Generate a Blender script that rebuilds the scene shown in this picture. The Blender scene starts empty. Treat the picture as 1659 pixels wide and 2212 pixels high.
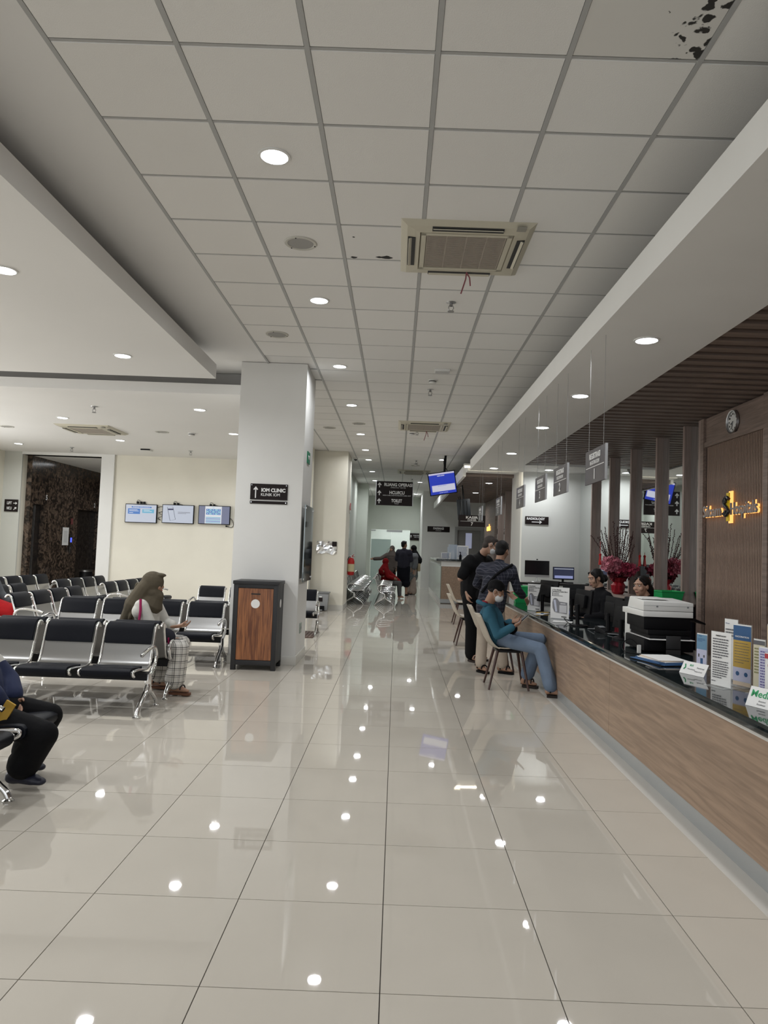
import bpy, bmesh, math, random
from mathutils import Vector, Matrix, Quaternion
PI = math.pi
rnd = random.Random(7)
SC = bpy.context.scene
COL = SC.collection
V = Vector

# ---------------------------------------------------------------- camera, world, light, exposure
FPX = 1556.85; PITCH = .0521; YAW = -.0036; ROLL = .0367
cam = bpy.data.cameras.new('camera'); camo = bpy.data.objects.new('camera', cam); COL.objects.link(camo)
_f = V((math.sin(YAW)*math.cos(PITCH), math.cos(YAW)*math.cos(PITCH), math.sin(PITCH)))
_r = V((math.cos(YAW), -math.sin(YAW), 0)); _u = _r.cross(_f)
_r2 = math.cos(ROLL)*_r + math.sin(ROLL)*_u; _u2 = -math.sin(ROLL)*_r + math.cos(ROLL)*_u
M = Matrix(((_r2.x, _u2.x, -_f.x, 0), (_r2.y, _u2.y, -_f.y, 0), (_r2.z, _u2.z, -_f.z, 1.47), (0, 0, 0, 1)))
camo.matrix_world = M
cam.sensor_fit = 'VERTICAL'; cam.sensor_height = 24; cam.lens = FPX/2212*24
cam.shift_x = -24.4/2212; cam.clip_start = .05; cam.clip_end = 200
SC.camera = camo
SC.view_settings.view_transform = 'Standard'; SC.view_settings.look = 'None'
SC.view_settings.gamma = 1; SC.view_settings.use_curve_mapping = False
SC.view_settings.exposure = -0.46
SC.cycles.max_bounces = 7; SC.cycles.diffuse_bounces = 4; SC.cycles.glossy_bounces = 4
SC.cycles.transmission_bounces = 6; SC.cycles.caustics_reflective = False; SC.cycles.caustics_refractive = False
SC.cycles.sample_clamp_indirect = 6
W = bpy.data.worlds.new('world'); SC.world = W; W.use_nodes = True
W.node_tree.nodes['Background'].inputs[0].default_value = (.80, .88, 1, 1)
W.node_tree.nodes['Background'].inputs[1].default_value = .8

def area(name, loc, rot, sx, sy, power, color=(1, 1, 1), shape='RECTANGLE', parent=None, spread=PI):
    l = bpy.data.lights.new(name, 'AREA'); l.shape = shape; l.size = sx
    if shape in ('RECTANGLE', 'ELLIPSE'): l.size_y = sy
    l.energy = power; l.color = color; l.spread = spread
    o = bpy.data.objects.new(name, l); COL.objects.link(o)
    o.location = loc; o.rotation_euler = rot; o.parent = parent
    return o
# daylight through the entrance glazing behind the camera; unseen left lamp added to brighten the waiting area
area('entrance_daylight', (-3.2, -5.6, 1.9), (PI/2, 0, 0), 9.5, 2.6, 190, (.95, .98, 1))
area('left_fill_light', (-9.02, 9.2, 2.0), (0, -PI/2, 0), 1.8, 9.0, 300, (1, .985, .95))

# ---------------------------------------------------------------- materials
MATS = {}
def nt(m): m.use_nodes = True; return m.node_tree
def mat(name, col, rough=.6, metal=0, spec=.5, noise=0, nscale=8, bump=0, bscale=60, emis=None, estr=0, alpha=1, trans=0, stretch=None, dark=None, coat=0, ior=1.45, obj=0):
    if name in MATS: return MATS[name]
    m = bpy.data.materials.new(name); t = nt(m); b = t.nodes['Principled BSDF']; N = t.nodes; L = t.links
    col = tuple(col)+(1,) if len(col) == 3 else col
    b.inputs['Base Color'].default_value = col; b.inputs['Roughness'].default_value = rough
    b.inputs['Metallic'].default_value = metal; b.inputs['Specular IOR Level'].default_value = spec
    b.inputs['IOR'].default_value = ior; b.inputs['Coat Weight'].default_value = coat
    if trans: b.inputs['Transmission Weight'].default_value = trans
    if alpha < 1: b.inputs['Alpha'].default_value = alpha
    if emis: b.inputs['Emission Color'].default_value = tuple(emis)+(1,); b.inputs['Emission Strength'].default_value = estr
    if noise or bump:
        tc = N.new('ShaderNodeTexCoord'); mp = N.new('ShaderNodeMapping')
        L.new(tc.outputs['Object'], mp.inputs[0])
        if stretch: mp.inputs['Scale'].default_value = stretch
    if noise:
        n = N.new('ShaderNodeTexNoise'); n.inputs['Scale'].default_value = nscale; n.inputs['Detail'].default_value = 5
        L.new(mp.outputs[0], n.inputs['Vector'])
        mx = N.new('ShaderNodeMix'); mx.data_type = 'RGBA'
        d = dark if dark else tuple(c*(1-noise) for c in col[:3])
        mx.inputs[6].default_value = tuple(d)+(1,); mx.inputs[7].default_value = col
        rp = N.new('ShaderNodeMapRange'); rp.inputs[1].default_value = .35; rp.inputs[2].default_value = .65
        L.new(n.outputs['Fac'], rp.inputs[0]); L.new(rp.outputs[0], mx.inputs[0])
        L.new(mx.outputs[2], b.inputs['Base Color'])
    if bump:
        n2 = N.new('ShaderNodeTexNoise'); n2.inputs['Scale'].default_value = bscale; n2.inputs['Detail'].default_value = 4
        L.new(mp.outputs[0], n2.inputs['Vector'])
        bp = N.new('ShaderNodeBump'); bp.inputs['Strength'].default_value = bump; bp.inputs['Distance'].default_value = .01
        L.new(n2.outputs['Fac'], bp.inputs['Height']); L.new(bp.outputs[0], b.inputs['Normal'])
    if obj:
        oi = N.new('ShaderNodeObjectInfo'); hs = N.new('ShaderNodeHueSaturation')
        r2 = N.new('ShaderNodeMapRange'); r2.inputs[3].default_value = 1-obj; r2.inputs[4].default_value = 1+obj
        L.new(oi.outputs['Random'], r2.inputs[0]); L.new(r2.outputs[0], hs.inputs['Value'])
        src = b.inputs['Base Color'].links[0].from_socket if b.inputs['Base Color'].links else None
        if src: L.new(src, hs.inputs['Color'])
        else: hs.inputs['Color'].default_value = col
        L.new(hs.outputs[0], b.inputs['Base Color'])
    MATS[name] = m
    return m
def emit(name, col, s):
    return mat(name, (0, 0, 0), .5, emis=col, estr=s)

cream = mat('cream_paint', (.80, .77, .67), .65, noise=.06, nscale=1.2)
white = mat('white_paint', (.79, .79, .77), .6, noise=.04, nscale=1.5)
greenish = mat('pale_green_paint', (.60, .64, .575), .6, noise=.05, nscale=1)
gyp = mat('gypsum_white', (.80, .795, .78), .7, noise=.03, nscale=.8)
ctile = mat('ceiling_tile', (.80, .795, .775), .85, bump=.15, bscale=160, obj=.025)
tbar = mat('ceiling_runner', (.42, .425, .42), .5)
ftile = mat('polished_floor_tile', (.56, .52, .455), .022, spec=.5, noise=.035, nscale=2.2, obj=.02)
grout = mat('dark_grout', (.10, .09, .08), .8)
chrome = mat('chrome', (.78, .78, .78), .12, metal=1)
steel = mat('brushed_steel_sheet', (.34, .34, .34), .30, metal=1)
alu = mat('aluminium', (.55, .56, .57), .35, metal=1)
blackv = mat('black_vinyl', (.004, .005, .009), .5, spec=.18)
blackp = mat('black_plastic', (.004, .004, .005), .5, spec=.18)
blackm = mat('black_metal', (.006, .006, .007), .4, spec=.25)
greyp = mat('grey_plastic', (.22, .23, .24), .4)
whitep = mat('white_plastic', (.72, .72, .70), .4)
paper = mat('white_paper', (.80, .80, .79), .7)
ink = mat('black_ink', (.02, .02, .02), .7)
signb = mat('sign_dark_brown', (.016, .011, .011), .5, spec=.2)
signg = mat('sign_grey', (.085, .078, .085), .35)
signw = mat('sign_white', (.80, .80, .80), .5)
acr = mat('clear_acrylic', (.80, .84, .84), .05, alpha=.16)
redp = mat('red_enamel', (.45, .012, .012), .3)
greenp = mat('green_plastic', (.02, .42, .12), .4)
screenoff = mat('dark_screen', (.006, .006, .008), .15)

def wood(name, c1, c2, rough=.45, axis='z', sc=6, dist=6):
    if name in MATS: return MATS[name]
    m = bpy.data.materials.new(name); t = nt(m); N = t.nodes; L = t.links; b = N['Principled BSDF']
    tc = N.new('ShaderNodeTexCoord'); mp = N.new('ShaderNodeMapping')
    s = {'x': (.06, 1, 1), 'y': (1, .06, 1), 'z': (1, 1, .06)}[axis]
    mp.inputs['Scale'].default_value = tuple(v*sc for v in s)
    n = N.new('ShaderNodeTexNoise'); n.inputs['Scale'].default_value = 7; n.inputs['Detail'].default_value = 7; n.inputs['Distortion'].default_value = .6
    n3 = N.new('ShaderNodeTexNoise'); n3.inputs['Scale'].default_value = 1.6
    r = N.new('ShaderNodeValToRGB'); r.color_ramp.elements[0].color = tuple(c2)+(1,); r.color_ramp.elements[1].color = tuple(c1)+(1,)
    r.color_ramp.elements[0].position = .35; r.color_ramp.elements[1].position = .66
    ad = N.new('ShaderNodeMath'); ad.operation = 'MULTIPLY_ADD'; ad.inputs[1].default_value = .35
    L.new(tc.outputs['Object'], mp.inputs[0]); L.new(mp.outputs[0], n.inputs['Vector']); L.new(mp.outputs[0], n3.inputs['Vector'])
    sb = N.new('ShaderNodeMath'); sb.operation = 'SUBTRACT'; sb.inputs[1].default_value = .5
    L.new(n3.outputs['Fac'], sb.inputs[0]); L.new(sb.outputs[0], ad.inputs[0]); L.new(n.outputs['Fac'], ad.inputs[2])
    L.new(ad.outputs[0], r.inputs[0]); L.new(r.outputs[0], b.inputs['Base Color'])
    b.inputs['Roughness'].default_value = rough
    MATS[name] = m; return m
woodpanel = wood('pale_oak_laminate', (.36, .25, .175), (.24, .165, .115), .4, 'y', 5)
woodwall = wood('taupe_veneer', (.27, .20, .165), (.17, .125, .105), .42, 'y', 6)
woodfin = wood('fin_veneer', (.36, .275, .24), (.25, .19, .165), .4, 'z', 6)
woodslat = wood('ceiling_slat_wood', (.22, .17, .145), (.14, .105, .09), .5, 'x', 6)
teak = wood('teak_panel', (.33, .13, .05), (.12, .04, .018), .4, 'z', 9)
reed = wood('reeded_walnut', (.40, .28, .215), (.24, .16, .12), .5, 'z', 7)
legwood = mat('dark_leg_wood', (.055, .022, .016), .35)

def mouldm():
    m = bpy.data.materials.new('mouldy_ceiling_tile'); t = nt(m); N = t.nodes; L = t.links; b = N['Principled BSDF']
    tc = N.new('ShaderNodeTexCoord'); sep = N.new('ShaderNodeSeparateXYZ'); L.new(tc.outputs['Object'], sep.inputs[0])
    vo = N.new('ShaderNodeTexVoronoi'); vo.inputs['Scale'].default_value = 15; vo.inputs['Randomness'].default_value = 1
    dn = N.new('ShaderNodeTexNoise'); dn.inputs['Scale'].default_value = 12; dn.inputs['Detail'].default_value = 5; L.new(tc.outputs['Object'], dn.inputs['Vector'])
    va = N.new('ShaderNodeVectorMath'); va.operation = 'MULTIPLY_ADD'; va.inputs[1].default_value = (.14, .14, .14); L.new(dn.outputs['Color'], va.inputs[0]); L.new(tc.outputs['Object'], va.inputs[2]); L.new(va.outputs[0], vo.inputs['Vector'])
    no = N.new('ShaderNodeTexNoise'); no.inputs['Scale'].default_value = 7; no.inputs['Detail'].default_value = 6; L.new(tc.outputs['Object'], no.inputs['Vector'])
    g = N.new('ShaderNodeMapRange'); g.inputs[1].default_value = -.02; g.inputs[2].default_value = .30; L.new(sep.outputs[0], g.inputs[0])
    a = N.new('ShaderNodeMath'); a.operation = 'MULTIPLY'; L.new(g.outputs[0], a.inputs[0]); L.new(no.outputs['Fac'], a.inputs[1])
    c = N.new('ShaderNodeMath'); c.operation = 'MULTIPLY'; c.inputs[1].default_value = 1.15; L.new(a.outputs[0], c.inputs[0])
    d = N.new('ShaderNodeMath'); d.operation = 'LESS_THAN'; L.new(vo.outputs['Distance'], d.inputs[0]); L.new(c.outputs[0], d.inputs[1])
    s1 = N.new('ShaderNodeMath'); s1.operation = 'SUBTRACT'; L.new(c.outputs[0], s1.inputs[0]); L.new(vo.outputs['Distance'], s1.inputs[1])
    r = N.new('ShaderNodeMapRange'); r.inputs[1].default_value = -.01; r.inputs[2].default_value = .07; L.new(s1.outputs[0], r.inputs[0])
    mx = N.new('ShaderNodeMix'); mx.data_type = 'RGBA'; mx.inputs[6].default_value = (.70, .69, .66, 1); mx.inputs[7].default_value = (.03, .028, .025, 1)
    L.new(r.outputs[0], mx.inputs[0]); L.new(mx.outputs[2], b.inputs['Base Color']); b.inputs['Roughness'].default_value = .9
    return m
mould = mouldm()
def granite(name, c1, c2, sc, rough):
    m = bpy.data.materials.new(name); t = nt(m); N = t.nodes; L = t.links; b = N['Principled BSDF']
    tc = N.new('ShaderNodeTexCoord'); n = N.new('ShaderNodeTexNoise'); n.inputs['Scale'].default_value = sc; n.inputs['Detail'].default_value = 9; n.inputs['Distortion'].default_value = 1.2
    r = N.new('ShaderNodeValToRGB'); r.color_ramp.elements[0].position = .42; r.color_ramp.elements[1].position = .66
    r.color_ramp.elements[0].color = tuple(c1)+(1,); r.color_ramp.elements[1].color = tuple(c2)+(1,)
    L.new(tc.outputs['Object'], n.inputs['Vector']); L.new(n.outputs['Fac'], r.inputs[0]); L.new(r.outputs[0], b.inputs['Base Color'])
    b.inputs['Roughness'].default_value = rough; MATS[name] = m; return m
marble = granite('dark_brown_marble', (.022, .017, .014), (.16, .115, .085), 9, .18)
liftdoor = granite('lift_door_etched', (.010, .009, .009), (.05, .04, .032), 16, .2)
ctop = granite('black_granite_top', (.006, .009, .010), (.018, .026, .028), 40, .05)

# ---------------------------------------------------------------- mesh helpers
class MB:
    def __init__(s): s.v = []; s.f = []
    def box(s, x0, y0, z0, x1, y1, z1):
        s.hexa([(x0, y0, z0), (x1, y0, z0), (x1, y1, z0), (x0, y1, z0), (x0, y0, z1), (x1, y0, z1), (x1, y1, z1), (x0, y1, z1)]); return s
    def hexa(s, p):
        n = len(s.v); s.v += [tuple(q) for q in p]
        s.f += [(n, n+3, n+2, n+1), (n+4, n+5, n+6, n+7), (n, n+1, n+5, n+4), (n+1, n+2, n+6, n+5), (n+2, n+3, n+7, n+6), (n+3, n, n+4, n+7)]
    def rbox(s, c, size, rot):
        h = V(size)/2; R = rot if isinstance(rot, Matrix) else Matrix.Rotation(rot, 3, 'Z')
        s.hexa([V(c)+R @ V((h.x*a, h.y*b, h.z*d)) for d in (-1, 1) for a, b in ((-1, -1), (1, -1), (1, 1), (-1, 1))]); return s
    def tube(s, pts, r, n=8, closed=False, cap=True):
        pts = [V(p) for p in pts]; m = len(pts); rr = r if isinstance(r, (list, tuple)) else [r]*m
        T = []
        for i in range(m):
            a = pts[i-1] if (i or closed) else pts[0]; b = pts[(i+1) % m] if (i < m-1 or closed) else pts[-1]
            T.append((b-a).normalized())
        u = T[0].orthogonal().normalized(); base = len(s.v)
        for i in range(m):
            u = (u-T[i]*u.dot(T[i])).normalized(); w = T[i].cross(u)
            for k in range(n):
                a = 2*PI*k/n; s.v.append(tuple(pts[i]+(u*math.cos(a)+w*math.sin(a))*rr[i]))
        for i in range(m if closed else m-1):
            for k in range(n):
                a = base+i*n; b = base+((i+1) % m)*n
                s.f.append((a+k, a+(k+1) % n, b+(k+1) % n, b+k))
        if cap and not closed:
            s.f.append(tuple(base+k for k in reversed(range(n)))); s.f.append(tuple(base+(m-1)*n+k for k in range(n)))
        return s
    def lathe(s, prof, c=(0, 0, 0), n=24, axis='z', sy=1):
        base = len(s.v); m = len(prof)
        for r, z in prof:
            for k in range(n):
                a = 2*PI*k/n; x, y = r*math.cos(a), r*math.sin(a)*sy
                p = (x, y, z) if axis == 'z' else ((x, z, y) if axis == 'y' else (z, x, y))
                s.v.append((c[0]+p[0], c[1]+p[1], c[2]+p[2]))
        for i in range(m-1):
            for k in range(n):
                a, b = base+i*n, base+(i+1)*n; s.f.append((a+k, a+(k+1) % n, b+(k+1) % n, b+k))
        s.f.append(tuple(base+k for k in reversed(range(n)))); s.f.append(tuple(base+(m-1)*n+k for k in range(n)))
        return s
    def prism(s, poly, a, b, plane='xz'):
        def P(p, d): return {'xz': (p[0], d, p[1]), 'yz': (d, p[0], p[1]), 'xy': (p[0], p[1], d)}[plane]
        n = len(s.v); m = len(poly); s.v += [P(p, a) for p in poly]+[P(p, b) for p in poly]
        s.f += [tuple(range(n, n+m)), tuple(reversed(range(n+m, n+2*m)))]
        s.f += [(n+i, n+m+i, n+m+(i+1) % m, n+(i+1) % m) for i in range(m)]; return s
    def strip(s, prof, x0, x1, th, plane='x'):
        """sheet of thickness th following an open (y,z) profile between x0 and x1"""
        m = len(prof); off = []
        for i in range(m):
            a = V(prof[max(i-1, 0)]); b = V(prof[min(i+1, m-1)]); d = (b-a).normalized(); off.append(V((-d.y, d.x))*th)
        base = len(s.v)
        for x in (x0, x1):
            for i in range(m): s.v.append((x, prof[i][0], prof[i][1]))
            for i in range(m): s.v.append((x, prof[i][0]+off[i].x, prof[i][1]+off[i].y))
        k = 2*m
        for i in range(m-1):
            s.f += [(base+i, base+i+1, base+k+i+1, base+k+i), (base+m+i, base+k+m+i, base+k+m+i+1, base+m+i+1),
                    (base+i, base+m+i, base+m+i+1, base+i+1), (base+k+i, base+k+i+1, base+k+m+i+1, base+k+m+i)]
        for i in (0, m-1): s.f.append((base+i, base+k+i, base+k+m+i, base+m+i))
        return s
    def mesh(s, name, m, smooth=35, bevel=0):
        me = bpy.data.meshes.new(name); me.from_pydata(s.v, [], s.f)
        bm = bmesh.new(); bm.from_mesh(me)
        n0 = len(bm.faces); flat = []
        if bevel:
            es = [e for e in bm.edges if len(e.link_faces) == 2 and e.calc_face_angle(0) > .6]
            rs = bmesh.ops.bevel(bm, geom=es, offset=bevel, segments=2, profile=.6, affect='EDGES', clamp_overlap=True)
            nf = set(rs['faces'])
            for f_ in bm.faces: f_.smooth = n0 > 14 or f_ in nf
        bmesh.ops.recalc_face_normals(bm, faces=bm.faces[:]); bm.to_mesh(me); bm.free()
        fin(me, m, smooth, bool(bevel)); return me
    def build(s, name, m, parent=None, loc=None, rot=None, smooth=35, bevel=0):
        return link(name, s.mesh(name, m, smooth, bevel), parent, loc, rot)
def fin(me, m, smooth=35, keep=False):
    if m: me.materials.append(m)
    if smooth and len(me.polygons):
        if not keep: me.polygons.foreach_set('use_smooth', [True]*len(me.polygons))
        if smooth < 180: me.set_sharp_from_angle(angle=math.radians(smooth))
def link(name, data, parent=None, loc=None, rot=None):
    o = bpy.data.objects.new(name, data); COL.objects.link(o); o.parent = parent
    if loc is not None: o.location = loc
    if rot is not None: o.rotation_euler = rot
    return o
def tag(o, label=None, cat=None, group=None, kind=None):
    if label: o['label'] = label
    if cat: o['category'] = cat
    if group: o['group'] = group
    if kind: o['kind'] = kind
    return o
def thing(name, label, cat, loc=(0, 0, 0), rot=(0, 0, 0), group=None):
    if not isinstance(rot, (tuple, list)): rot = (0, 0, rot)
    o = link(name, None, None, loc, rot); return tag(o, label, cat, group)
def struct(o): o['kind'] = 'structure'; return o
def copy_tree(o, parent=None):
    c = o.copy(); COL.objects.link(c); c.parent = parent
    for ch in list(o.children): copy_tree(ch, c)
    return c
def bx(x0, y0, z0, x1, y1, z1): return MB().box(x0, y0, z0, x1, y1, z1)
def cat_rom(pts, k=4):
    out = []; P = [V(p) for p in pts]
    for i in range(len(P)-1):
        a, b, c, d = P[max(i-1, 0)], P[i], P[i+1], P[min(i+2, len(P)-1)]
        for j in range(k):
            t = j/k; out.append(.5*((2*b)+(c-a)*t+(2*a-5*b+4*c-d)*t*t+(3*b-a-3*c+d)*t**3))
    out.append(P[-1]); return out
_tx = {}
def text(s, size, m, parent, loc, rot, name='lettering', width=None, align='CENTER', bold=0, ext=.0015, label=None):
    key = (s, size, align, bold, ext, width, m.name)
    if key not in _tx:
        c = bpy.data.curves.new('t', 'FONT'); c.body = s; c.size = size; c.align_x = align; c.align_y = 'CENTER'; c.extrude = ext; c.offset = bold; c.resolution_u = 3
        o = bpy.data.objects.new('t', c); COL.objects.link(o)
        dg = bpy.context.evaluated_depsgraph_get(); me = bpy.data.meshes.new_from_object(o.evaluated_get(dg))
        bpy.data.objects.remove(o); bpy.data.curves.remove(c)
        if width and len(me.vertices):
            xs = [v.co.x for v in me.vertices]; w = max(xs)-min(xs); k = width/w; cx = (max(xs)+min(xs))/2
            for v in me.vertices: v.co.x = (v.co.x-(cx if align == 'CENTER' else 0))*k
        me.materials.clear(); me.materials.append(m); me.name = 'lettering'; _tx[key] = me
    o = link(name, _tx[key], parent, loc, rot)
    if label: o['label'] = label
    return o
FR = (PI/2, 0, 0)            # lettering that faces -Y
# ---------------------------------------------------------------- the setting
H = 3.756; HL = 3.42; XM = 3.60
def onscreen(x, y, z, pad=0):
    d = V((x, y, z-1.47)); w = d.dot(_f)
    if w < .3: return False
    u = 853.9+FPX*d.dot(_r2)/w; v = 1106-FPX*d.dot(_u2)/w
    return -pad < u < 1659+pad and -pad < v < 2212+pad
fl = struct(bx(-9.3, -6, -.12, 4.2, 34.6, -.006).build('floor', grout))
tm = bx(-.298, -.298, -.008, .298, .298, 0).mesh('tile', ftile, 0)
cells = []
for i in range(-16, 8):
    for j in range(-13, 54):
        x, y = -.002+.6*i+.3, 1.868+.6*j+.3
        if x > 4.1 or x < -9.25: continue
        vis = any(onscreen(x+a, y+b, 0, 20) for a in (-.3, 0, .3) for b in (-.3, 0, .3)) and y > 0 and y < 14 and x < 1.9 and x > -.52*y-.4
        cells.append((0 if vis else 1, math.hypot(x, y), x, y))
cells.sort()
rest = MB()
for n, (a, d, x, y) in enumerate(cells):
    if a == 0 and n < 290: link('tile', tm, fl, (x, y, 0))
    else: rest.box(x-.298, y-.298, -.008, x+.298, y+.298, 0)
r = rest.build('distant_tiles', ftile, fl, smooth=0); r['kind'] = 'stuff'
# tiled ceiling
ce = struct(bx(-9.3, -6, H+.006, 4.2, 34.6, H+.15).build('ceiling', gyp))
cm = MB(); cm.hexa([(-.285, -.285, -.006), (.285, -.285, -.006), (.285, .285, -.006), (-.285, .285, -.006), (-.294, -.294, .01), (.294, -.294, .01), (.294, .294, .01), (-.294, .294, .01)])
cm = cm.mesh('ceiling_tile', ctile, 0)
rest = MB(); k = 0
for j in range(-8, 47):
    for i in range(6):
        x, y = -1.693+.6*i+.3, 3.19+.6*j+.3
        if 8.8 < y < 9.9 and x < -1.2: continue
        if y > 3.5-1.5 and y < 27 and i < 5 or (i == 5 and 1.9 < y < 14):
            o = link('ceiling_tile', cm, ce, (x, y, H))
            if i == 4 and abs(y-2.89) < .1:
                me = cm.copy(); me.materials[0] = mould; o.data = me; o['label'] = 'ceiling tile with black mould spots'
        else: rest.box(x-.29, y-.29, H-.006, x+.29, y+.29, H+.004)
rest.build('distant_ceiling_tiles', ctile, ce, smooth=0)['kind'] = 'stuff'
rm = bx(-.012, 0, -.008, .012, 33.2, .004).mesh('runner', tbar, 0)
for i in range(7):
    o = link('runner', rm, ce, (-1.693+.6*i, -2, H))
    if i == 0: o.location.y = -2
ct = MB()
for j in range(-8, 48): ct.box(-1.7, 3.19+.6*j-.007, H-.004, 1.95, 3.19+.6*j+.007, H+.003)
ct.build('cross_tees', tbar, ce, smooth=0)['kind'] = 'stuff'
# dark stains near the cassette unit on three tiles are soot marks: thin irregular patches stuck to the tile
for n, (x, y, s) in enumerate([(-.42, 5.55, .022), (-.22, 5.53, .02), (-.16, 5.53, .032), (-.40, 5.18, .008)]):
    pm = MB(); pts = [(s*rnd.uniform(.6, 1.3)*math.cos(a*PI/6)*1.3, s*rnd.uniform(.5, 1.1)*math.sin(a*PI/6)) for a in range(12)]
    pm.prism(pts, -.0075, -.0055, 'xy'); pm.build('soot_mark', ink, ce, (x, y, H), smooth=0)
# lowered ceiling of the waiting area, the floating island and their faces
lowc = MB(); lowc.box(-9.3, 9.35, HL, -2.10, 16.62, HL+.13); struct(lowc.build('ceiling_waiting_area', gyp))
struct(bx(-9.3, 9.62, HL+.13, -2.15, 9.72, H).build('trim_1', mat('recess_shade_grey', (.36, .355, .35), .7)))  # shade of the ceiling recess is put into this grey
struct(bx(-9.2, 2.2, HL, -2.22, 8.47, HL+.17).build('ceiling_island', gyp))
struct(bx(-2.12, 9.9, HL+.13, -2.08, 16.9, H).build('trim_2', gyp))
# counter soffit (floating board) and its continuation over the cashier
so = MB(); so.box(1.40, -2, 3.10, 2.29, 13.15, 3.30); so.box(1.40, 13.15, 3.10, 3.62, 14.25, 3.30); struct(so.build('ceiling_counter_board', white))
struct(bx(1.36, 15.3, 3.08, 1.42, 27.4, 3.30).build('trim_3', white))
struct(bx(1.42, 14.9, 3.16, 2.9, 15.3, 3.30).build('trim_4', white))
# near-black sheets above the slats, shade of the gaps put into their colour
struct(bx(2.29, -2, 3.33, 3.75, 13.15, 3.36).build('ceiling_slat_shade', mat('void_shade', (.02, .018, .017), .9)))
struct(bx(1.42, 15.3, 3.33, 2.95, 24.0, 3.36).build('ceiling_cashier_shade', MATS['void_shade']))
sl = thing('slat_ceiling', 'dark wooden slat ceiling over the registration counter', 'ceiling', (2.29, 0, 3.13))
sm1 = bx(0, -.055, 0, 1.31, .055, .12).mesh('slat', woodslat, 0)
y = 2.2; k = 0
while y < 13.1:
    # gap at the missing section beside the columns
    if not 9.15 < y < 9.75 or True: link('slat', sm1, sl, (0, y, 0))
    y += .20; k += 1
bx(.0, 2.0, .12, .04, 13.1, .17).build('carrier_rail', blackm, sl); bx(1.2, 2.0, .12, 1.24, 13.1, .17).build('carrier_rail', blackm, sl)
sl2 = thing('slat_ceiling', 'dark wooden slat ceiling over the cashier area beyond the radiology wall', 'ceiling', (1.42, 0, 3.10))
sm2 = bx(0, -.05, 0, 1.5, .05, .13).mesh('slat', woodslat, 0)
for k in range(38): link('slat', sm2, sl2, (0, 15.45+.22*k, 0))
# walls
struct(bx(-9.33, -6, 0, -9.13, 5.0, H).build('wall_left', cream))
wl = MB(); wl.box(-9.33, 5.0, 0, -9.13, 4.4+9.6, 1.0); wl.box(-9.33, 5, 3.0, -9.13, 14, H); wl.box(-9.33, 14, 0, -9.13, 16.6, H); struct(wl.build('wall_left_sill', cream))
wf = MB()
for yy in (5.0, 7.25, 9.5, 11.75, 13.95): wf.box(-9.2, yy-.0, 1.0, -9.1, yy+.05, 3.0)
wf.box(-9.2, 5, 1.0, -9.1, 14, 1.05); wf.box(-9.2, 5, 2.95, -9.1, 14, 3.0); struct(wf.build('added_window_1', alu))  # window frame added round the left fill lamp, out of view
wb = struct(MB().box(-9.33, -6.1, 0, -8.2, -5.9, H).box(1.8, -6.1, 0, 4.2, -5.9, H).box(-8.2, -6.1, 3.3, 1.8, -5.9, H).box(-8.2, -6.1, 0, 1.8, -5.9, .4).build('wall_back', white))
struct(MB().box(-5.9, -5.95, .4, -5.84, -5.85, 3.3).box(-3.4, -5.95, .4, -3.34, -5.85, 3.3).box(-.8, -5.95, .4, -.74, -5.85, 3.3).build('window_2', alu))
# television wall, lift lobby opening
tv = MB(); tv.box(-6.58, 16.6, 0, -2.0, 16.8, H); tv.box(-9.33, 16.6, 0, -8.72, 16.8, H); tv.box(-8.72, 16.6, 3.36, -6.58, 16.8, H)
tvw = struct(tv.build('wall_television', cream))
struct(MB().box(-9.13, 16.56, 0, -8.72, 16.6, HL).build('trim_5', mat('grey_green_paint', (.60, .61, .57), .6)))
struct(MB().box(-6.88, 16.54, 0, -6.58, 16.85, 3.36).box(-8.72, 16.54, 3.36, -6.58, 16.85, HL).build('trim_6', white))
struct(bx(-6.58, 16.585, 0, -2.0, 16.6, .10).build('baseboard_television', mat('skirting_tile', (.50, .48, .44), .2)))
lw = struct(MB().box(-8.9, 16.8, 0, -8.6, 16.95, 3.4).box(-8.9, 17.55, 0, -8.6, 19.35, 3.4).box(-8.9, 20.75, 0, -8.6, 23, 3.4).box(-8.9, 16.95, 2.24, -8.6, 17.55, 3.4).box(-8.9, 19.35, 2.24, -8.6, 20.75, 3.4).build('wall_lift', marble))
struct(bx(-8.75, 16.95, 0, -8.72, 17.55, 2.24).build('door_1', liftdoor)); struct(bx(-8.75, 19.35, 0, -8.72, 20.75, 2.24).build('door_2', liftdoor))
struct(bx(-8.73, 17.24, .02, -8.70, 17.26, 2.22).build('trim_7', alu))
struct(MB().box(-9, 22.9, 0, -4.5, 23.1, 3.5).build('wall_lobby_end', marble)); struct(bx(-4.5, 16.8, 0, -4.4, 23, 3.5).build('wall_lobby_right', marble))
struct(MB().box(-9.2, 16.8, 3.36, -4.4, 23.1, 3.5).build('ceiling_lobby', white))
area('lobby_light', (-6.9, 18.6, 3.35), (0, 0, 0), 2.6, .35, 16, (.95, .98, 1))
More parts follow.
